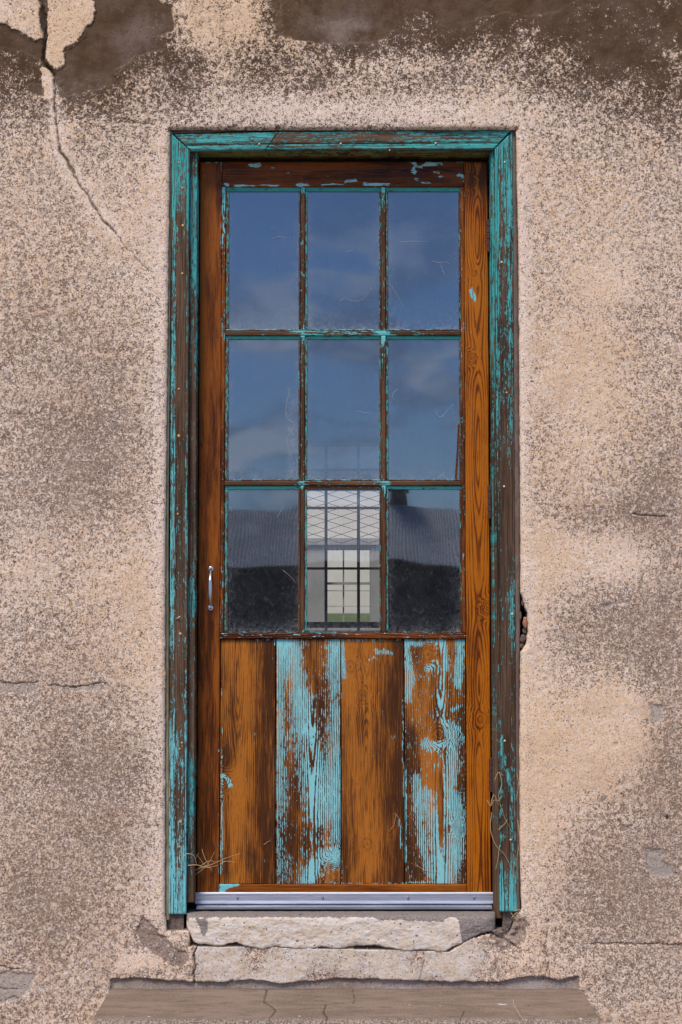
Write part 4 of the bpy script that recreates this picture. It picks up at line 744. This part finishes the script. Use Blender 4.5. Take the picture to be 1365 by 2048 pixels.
BD = [('board', (442.5, 551.5), p_b1, t_b1, [(446, 1562, 12)], (-.03, .0, .03, .0055), 'left most board, mostly bare golden brown'),
      ('board', (553.5, 681.5), p_b2, t_b2, [(672, 1748, 13)], (.012, .004, .032, .0050), 'second board, covered in flaking pale blue paint'),
      ('board', (683.2, 807.5), p_b3, t_b3, [(701, 1334, 9), (724, 1391, 8), (735, 1688, 9), (711, 1566, 3)], (-.018, .003, .028, .0046), 'third board, bare with three knots'),
      ('board', (809.2, 930.5), p_b4, t_b4, [(856, 1309, 10), (878, 1468, 11), (914, 1655, 5)], (.015, .006, .03, .0052), 'right most board with streaks of pale blue paint')]
for k, (nm, (a, b), pf, tf, kn, pt, lb) in enumerate(BD):
    Yb = YD+.006+(.0008, 0, .001, .0003)[k]
    plank(nm, door, (WX(a, Yb), WX(b, Yb), WZ(1769, Yb), WZ(1278.5, Yb)), Yb, .022, M_BOARD, 'v', pf, tf, .75, knots=kn, pith=pt, cell=(.0022, .0035), label=lb, edge=.0012, rough=.0004)
MB().box(XLs, XRs, YD+.034, YD+.040, Z(1775), Z(1270)).build('back_panel', M_BLACK, door)
# hinges
for y0, y1 in ((440, 505), (970, 1038), (1516, 1584)):
    hx = WX(980.5, YD-.010); zz0, zz1 = WZ(y1, YD-.006), WZ(y0, YD-.006); n = 5
    hg = MB().box(hx-.001, hx+.0025, YD-.008, YD+.02, zz0, zz1).build('hinge', M_HINGE, door)
    for i in range(n):
        a = zz0+(zz1-zz0)*i/n; b = zz0+(zz1-zz0)*(i+1)/n
        MB().tube([(hx, YD-.011, a+.0006), (hx, YD-.011, a+.0016), (hx, YD-.011, b-.0016), (hx, YD-.011, b-.0006)], [.0058, .0066, .0066, .0058], 14).build('knuckle', M_HINGE, hg, False)
# pull handle
ha, hb_ = P(422, 1138, YD), P(421.5, 1216, YD)
hd = MB()
N = 22; pts = []; rad = []
for i in range(N+1):
    u = i/N; z = hb_.z + .006 + (ha.z-hb_.z-.012)*u; s = math.sin(math.pi*u)
    pts.append(Vector((ha.x*u+hb_.x*(1-u), YD-.003-.021*min(1, s*1.35)**.8, z))); rad.append(.0028+.0028*s**1.2)
hnd = hd.tube(pts, rad, 12, flat=.55).build('pull_handle', M_ZINC, door, True)
for p in (ha, hb_):
    MB().lathe_y(p.x, p.z, [(.0052, YD-.0042), (.0072, YD-.0036), (.0085, YD-.0018), (.0086, YD+.0005)], 24).build('rosette', M_ZINC, hnd, True)
    MB().lathe_y(p.x, p.z, [(.0014, YD-.0066), (.0030, YD-.0060), (.0036, YD-.0045)], 16).build('screw', M_SCREW, hnd, True)
    MB().box(p.x-.0020, p.x+.0020, YD-.0072, YD-.0066, p.z-.0004, p.z+.0004).box(p.x-.0004, p.x+.0004, YD-.00725, YD-.00665, p.z-.0020, p.z+.0020).build('screw_slot', M_BLACK, hnd)
# small black hooks and nails on the left edge
for (x, y, ln) in ((398, 888, 9), (397, 1357, 7), (397, 1575, 5), (399, 484, 4)):
    a = P(x-3, y, YD-.004); MB().tube([a, a+Vector((ln/700., -.002, 0)), a+Vector((ln/700.+.001, -.002, -.004))], .0013, 6).build('hook', M_BLACK, door, True)
# aluminium sweep along the foot of the door
ys0 = YD-.006; sw = MB(); xs0, xs1 = WX(390.5, ys0, 1800), WX(986.5, ys0, 1800)
prof2 = [(ys0+.0055, WZ(1785, ys0)), (ys0+.002, WZ(1785.2, ys0)), (ys0-.001, WZ(1787.5, ys0)), (ys0-.001, WZ(1791, ys0)), (ys0+.0006, WZ(1791.8, ys0)), (ys0+.0006, WZ(1793, ys0)), (ys0-.0008, WZ(1793.6, ys0)), (ys0-.0008, WZ(1799, ys0)), (ys0+.0008, WZ(1799.8, ys0)), (ys0+.0008, WZ(1801, ys0)), (ys0-.002, WZ(1802, ys0)), (ys0-.0035, WZ(1806, ys0)), (ys0-.003, WZ(1808, ys0)), (ys0+.008, WZ(1808.5, ys0))]
for x in (xs0, xs1): sw.v += [(x, y, z) for y, z in prof2]
npf = len(prof2); sw.f = [[i, i+1, npf+i+1, npf+i] for i in range(npf-1)] + [list(range(npf)), list(range(npf, 2*npf))[::-1]]
swo = sw.build('door_sweep', M_ALU, door)
MB().box(xs0+.004, xs1-.010, ys0+.002, ys0+.009, WZ(1812, ys0), WZ(1808.6, ys0)).build('rubber_seal', mat_simple('brown_rubber', (.13, .085, .07), (.2, .14, .12), .8, 0, 40), swo)
for x in (475.5, 646, 817, 949):
    p = P(x, 1796, ys0-.001); so = MB().lathe_y(p.x, p.z, [(.0012, ys0-.0032), (.0030, ys0-.0026), (.0040, ys0-.0012)], 12).build('screw', M_SCREW, swo, True)
    MB().box(p.x-.0026, p.x+.0026, ys0-.0012, ys0-.0010, p.z-.005, p.z+.0035).build('slot_hole', M_BLACK, swo)
th_ = MB().box(WX(393, .07, 1815), WX(985, .07, 1815), .062, .135, WZ(1819.5, .062), WZ(1813.5, .062)).build('metal_threshold', M_ALU2, None, bevel=.0015)
tag(th_, 'thin dull aluminium threshold strip between the door sweep and the sill', 'threshold')

# ------------------------------------------------------------------ dry grass, leaf, bolt, cobwebs
def strand(mb, pts, r, y0, jy=.004):
    Q = [P(a, b, y0) for a, b in pts]; Q = [Q[0]*2-Q[1]] + Q + [Q[-1]*2-Q[-2]]; out = []
    ph = random.uniform(0, 6)
    for i in range(1, len(Q)-2):
        for s_ in range(5):
            t = s_/5.; a, b, c, d = Q[i-1], Q[i], Q[i+1], Q[i+2]
            v = 0.5*((2*b)+(c-a)*t+(2*a-5*b+4*c-d)*t*t+(3*b-a-3*c+d)*t**3)
            out.append(v + Vector((random.uniform(-.0004, .0004), -jy*.5*(1+math.sin(ph+i+t)), random.uniform(-.0004, .0004))))
    out.append(Q[-2]); n = len(out); mb.tube(out, [r*(1-.6*i/n) for i in range(n)], 4)
g1 = MB()
for pts in ([(383, 1745), (400, 1737), (425, 1729), (452, 1717), (481, 1707)], [(381, 1700), (397, 1714), (409, 1730), (422, 1737)], [(398, 1707), (388, 1722), (378, 1741), (373, 1760)], [(397, 1738), (408, 1728), (421, 1722), (434, 1725)], [(364, 1718), (374, 1708), (388, 1712), (393, 1728)], [(404, 1698), (410, 1716), (418, 1731), (424, 1742)], [(440, 1729), (452, 1723), (470, 1725)], [(355, 1737), (366, 1741)], [(386, 1752), (402, 1742), (418, 1726), (429, 1704)], [(376, 1731), (395, 1730), (414, 1735), (437, 1731)]):
    strand(g1, pts, .0011, .075 if pts[0][0] > 380 else YC-.004)
tag(g1.build('dry_grass', M_STRAW), 'wisp of dry straw caught on the left foot of the door', 'dry grass', 'wisps of dry straw caught on the door and step')
g2 = MB()
for pts in ([(1000, 1545), (1004, 1570), (998, 1590), (1003, 1615), (1012, 1640), (1020, 1655)], [(975, 1600), (982, 1612), (990, 1600), (1000, 1612)], [(984, 1625), (982, 1660), (992, 1690), (1010, 1710), (1022, 1735), (1032, 1762)], [(1034, 1546), (1038, 1570), (1033, 1600)], [(998, 1660), (1010, 1648), (1015, 1640)], [(982, 1610), (988, 1590), (996, 1602), (1006, 1592)], [(1036, 1640), (1040, 1680), (1034, 1720), (1037, 1760)], [(1000, 1690), (996, 1720), (992, 1740)], [(990, 1560), (998, 1545), (1008, 1552)]):
    strand(g2, pts, .0010, YC-.005)
tag(g2.build('dry_grass', M_STRAW), 'long dry straw strands hanging down the foot of the right casing', 'dry grass', 'wisps of dry straw caught on the door and step')
g3 = MB()
for pts in ([(1030, 1822), (1040, 1820), (1042, 1832), (1034, 1840), (1030, 1832)], [(1022, 1826), (1030, 1836), (1036, 1848), (1038, 1858)], [(1024, 1836), (1034, 1826), (1040, 1838)]):
    strand(g3, pts, .0012, YC-.006)
tag(g3.build('dry_grass', M_STRAW), 'small curl of straw below the right casing end', 'dry grass', 'wisps of dry straw caught on the door and step')
g4 = thing('dry_grass', (0, YD, zb), 'few thin fibres stuck to the lower door boards', 'dry grass', 'wisps of dry straw caught on the door and step')
for pts in ([(793, 1630), (788, 1650), (778, 1664)], [(790, 1626), (800, 1640), (806, 1660)], [(832, 1730), (850, 1740), (880, 1744)], [(528, 1690), (536, 1684), (541, 1682)]):
    mw = MB(); strand(mw, pts, .0007, YD+.003, .001); mw.build('fibre', M_STRAW, g4)
g5 = MB(); a = [Vector(P(1028, 2003, -.30)), Vector(P(1028, 2012, -.32)), Vector(P(1038, 2030, -.36)), Vector(P(1052, 2052, -.39))]; g5.tube([v+Vector((0, 0, .004)) for v in a], .0009, 4)
tag(g5.build('dry_grass', M_STRAW), 'single straw lying on the concrete step towards the right', 'dry grass', 'wisps of dry straw caught on the door and step')
webs = [(0, 0, [(545, 477), (560, 473), (582, 477)]), (1, 0, [(693, 503), (700, 502), (708, 501)]), (1, 0, [(680, 602), (690, 596), (700, 600), (716, 602), (730, 594), (738, 582), (745, 573)]), (2, 0, [(800, 484), (830, 482), (858, 483)]), (2, 0, [(865, 522), (880, 525), (892, 524), (900, 528)]), (2, 0, [(780, 568), (792, 585), (800, 600), (812, 622)]), (2, 0, [(882, 530), (888, 545), (892, 552)]),
        (2, 1, [(796, 778), (788, 785), (786, 795), (795, 803)]), (2, 1, [(870, 822), (882, 834), (896, 820), (908, 808)]), (1, 1, [(715, 822), (735, 826), (756, 828)]), (0, 1, [(580, 775), (572, 830), (590, 850), (575, 880), (588, 930), (580, 950)]), (0, 2, [(566, 1140), (580, 1152), (592, 1166)]), (0, 2, [(555, 1035), (562, 1022), (568, 1012)])]
wb = thing('cobweb', (0, YD, zb), 'pale cobweb threads stuck across the dusty panes of the door', 'cobweb')
for j, k, pts in webs:
    mw = MB(); strand(mw, pts, .00042, YD+.011, .0004); mw.build('thread', M_WEB, wb)
# leaf and stone in the hole beside the right casing
def lump(name, c, r, sq, seed, mat, parent=None):
    import bmesh
    bm = bmesh.new(); bmesh.ops.create_icosphere(bm, subdivisions=3, radius=1)
    from mathutils import noise
    for v in bm.verts:
        k = 1+.28*noise.noise(v.co*1.6+Vector((seed, 0, 0))); v.co = Vector((v.co.x*sq[0]*k, v.co.y*sq[1]*k, v.co.z*sq[2]*k))*r+Vector(c)
    me = bpy.data.meshes.new(name); o0 = origin_of(parent)
    for v in bm.verts: v.co -= o0
    bm.to_mesh(me); bm.free(); me.polygons.foreach_set('use_smooth', [True]*len(me.polygons)); return link_mesh(name, me, parent, mat)
tag(lump('stone', P(1051, 1245, .012), .017, (.38, .4, 1.0), 2, M_LEAF), 'reddish stone chip wedged in the hole beside the right casing', 'stone')
M_MUD = mat_simple('brown_mud', (.12, .075, .055), (.22, .15, .12), .95, 0, 90, (1, 1, 1), .9, .004)
md = thing('mud_clump', P(1046, 1270, .02), 'lumpy brown mud filling the broken edge beside the right casing', 'mud')
for (x, y, r, s_) in ((1041, 1232, .014, (.35, .4, 1)), (1047, 1278, .015, (.6, .5, .8)), (1050, 1262, .012, (.5, .5, .8)), (1047, 1205, .012, (.4, .5, 1)), (1044, 1292, .012, (.6, .5, .6))): lump('lump', P(x, y, .022), r, s_, x, M_MUD, md)
tag(lump('wall_bolt', P(1335, 1632, -.004), .0045, (1, .8, 1), 5, M_HINGE), 'small rusty bolt head in the bare stucco above the pale flaked patch', 'bolt')
tag(lump('seed_case', P(920, 256, .004), .0065, (1, .6, .5), 7, M_LEAF), 'tiny orange cocoon above the head of the door frame', 'cocoon')

# ------------------------------------------------------------------ rooms behind the glass
room = thing('interior_room', (0, 1.6, 0.2), 'dim room seen through the glass of the door', 'room')
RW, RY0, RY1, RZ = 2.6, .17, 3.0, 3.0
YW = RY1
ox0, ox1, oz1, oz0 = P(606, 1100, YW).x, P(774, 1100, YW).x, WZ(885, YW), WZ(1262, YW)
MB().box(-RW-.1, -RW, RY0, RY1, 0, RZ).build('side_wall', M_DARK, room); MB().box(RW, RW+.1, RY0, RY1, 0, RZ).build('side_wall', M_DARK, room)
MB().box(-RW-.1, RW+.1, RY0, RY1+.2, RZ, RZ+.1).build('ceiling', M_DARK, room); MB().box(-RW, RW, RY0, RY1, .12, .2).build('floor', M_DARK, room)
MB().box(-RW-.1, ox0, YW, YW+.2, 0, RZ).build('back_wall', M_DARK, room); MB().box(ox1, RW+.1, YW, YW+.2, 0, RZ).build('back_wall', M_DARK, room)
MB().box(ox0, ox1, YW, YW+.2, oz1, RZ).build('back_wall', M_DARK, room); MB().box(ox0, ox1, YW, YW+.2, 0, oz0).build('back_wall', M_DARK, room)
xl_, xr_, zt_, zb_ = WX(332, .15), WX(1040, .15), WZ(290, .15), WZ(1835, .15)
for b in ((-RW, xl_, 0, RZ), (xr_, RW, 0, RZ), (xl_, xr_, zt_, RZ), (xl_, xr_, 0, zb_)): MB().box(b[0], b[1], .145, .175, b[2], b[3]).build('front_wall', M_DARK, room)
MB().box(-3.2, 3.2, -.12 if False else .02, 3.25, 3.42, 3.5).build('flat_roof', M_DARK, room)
gr = thing('window_grille', ((ox0+ox1)/2, YW-.02, oz0), 'black iron bar grille with diamond mesh seen through the centre bottom pane', 'grille')
def bar(name, x0, x1, z0, z1, d=.012): return MB().box(x0, x1, YW-.04-d/2, YW-.04+d/2, z0, z1).build(name, M_GRILLE, gr)
k_ = (YW+D)/F
for x in (652.5, 717.5): bar('bar', P(x-3, 1100, YW-.04).x, P(x+3, 1100, YW-.04).x, oz0, oz1)
for y, hw in ((940, 2.5), (1016, 2.5), (1137, 2.5), (1250, 6)): bar('crossbar', ox0-.02, ox1+.02, WZ(y+hw, YW-.04), WZ(y-hw, YW-.04), .008)
ms = MB(); z = WZ(1086, YW); zt2 = WZ(978, YW); hw, hh_ = 28*k_, 9*k_; r = 0
while z < zt2:
    x = ox0-.08
    while x < ox1+.08:
        for a, b in (((x, z), (x+hw, z+hh_)), ((x+hw, z+hh_), (x+2*hw, z)), ((x, z+2*hh_), (x+hw, z+hh_)), ((x+hw, z+hh_), (x+2*hw, z+2*hh_))):
            ms.tube([(a[0], YW+.03, a[1]), (b[0], YW+.03, b[1])], .0012, 4)
        x += 2*hw
    z += 2*hh_
tag(ms.build('diamond_mesh', M_GRILLE, gr), kind='stuff')
# court behind, with a pale wall and a grey porch with a far window
YK = 7.0; court = thing('courtyard_house', (0, YK, 0), 'pale house across the rear court seen through the centre bottom pane', 'house')
fx0, fx1, fz0, fz1 = P(655, 1170, YK).x, P(741, 1170, YK).x, WZ(1252, YK), WZ(1098, YK)
zp = WZ(1081, YK)
MB().box(-4, 4, YK+.05, YK+.25, zp, WZ(981, YK)).build('wall', M_CREAM, court)
for b in ((-4, fx0, 0, zp), (fx1, 4, 0, zp), (fx0, fx1, fz1, zp), (fx0, fx1, 0, fz0)): MB().box(b[0], b[1], YK, YK+.25, b[2], b[3]).build('porch_wall', M_GREY, court)
MB().box(-4, 4, YK+.05, YK+.25, WZ(981, YK), 4.2).build('dark_gable', M_SIDING, court)
MB().box(-4, 4, YK-.03, YK+.0, zp-.03, zp+.015).build('lintel', M_GREY, court)
for b in ((fx0, fx1, YK+.10, YK+.13, WZ(1169, YK), WZ(1164, YK)), (P(686, 1170, YK).x, P(689, 1170, YK).x, YK+.135, YK+.15, fz0, fz1), (fx0, fx1, YK+.10, YK+.13, WZ(1182, YK), WZ(1180.6, YK)), (fx0, fx1, YK+.10, YK+.13, WZ(1213, YK), WZ(1212, YK))): MB().box(*b).build('window_bar', M_GREY, court)
MB().box(-6, 6, 16, 16.2, 0, 5).build('far_wall', M_CREAM, None); o = bpy.data.objects['far_wall']; tag(o, 'pale sunlit wall beyond the far window', 'wall')
gg = MB(); gg.v = [(-6, 7.4, .3), (6, 7.4, .3), (6, 15.9, 1.24), (-6, 15.9, 1.24)]; gg.f = [[0, 1, 2, 3]]; tag(gg.build('grassy_ground', M_GRASS), kind='structure')

# ------------------------------------------------------------------ what the glass reflects: a long low building across the yard
YB = -30.0; kB = (35.0)/F
def rz(py): return CAMZ + (1225-py)*kB
barn = thing('metal_roofed_building', (0, YB, 0), 'long low dark building with grey corrugated roof reflected in the bottom panes', 'building')
zr, ze = rz(1000), rz(1122)
MB().box(-14, 14, YB-9, YB, 0, ze).build('wall', M_SIDING, barn)
rf = MB(); nseg = 900; xs_ = np.linspace(-14.4, 14.4, nseg+1)
for i, x in enumerate(xs_):
    o_ = .022 if i % 2 else 0.0; drop = min(abs(x-.2), 5)*.05
    rf.v += [(x, YB+.35, ze-drop+o_), (x, YB-1.4, zr-drop+o_), (x, YB-9, zr+.3-drop+o_)]
for i in range(nseg): a = 3*i; rf.f += [[a, a+3, a+4, a+1], [a+1, a+4, a+5, a+2]]
rf.build('roof', M_ROOF, barn)
vx = -(0)+ (805-682.5)*kB
MB().box(vx-.22, vx+.18, YB-1.9, YB-1.4, zr-.15, zr+.32).box(vx-.30, vx+.26, YB-2.0, YB-1.3, zr+.32, zr+.40).build('vent', M_SIDING, barn)

for o in S.objects:                                            # every described object is a single thing
    if o.parent is None and 'category' in o and 'kind' not in o: o['kind'] = 'thing'
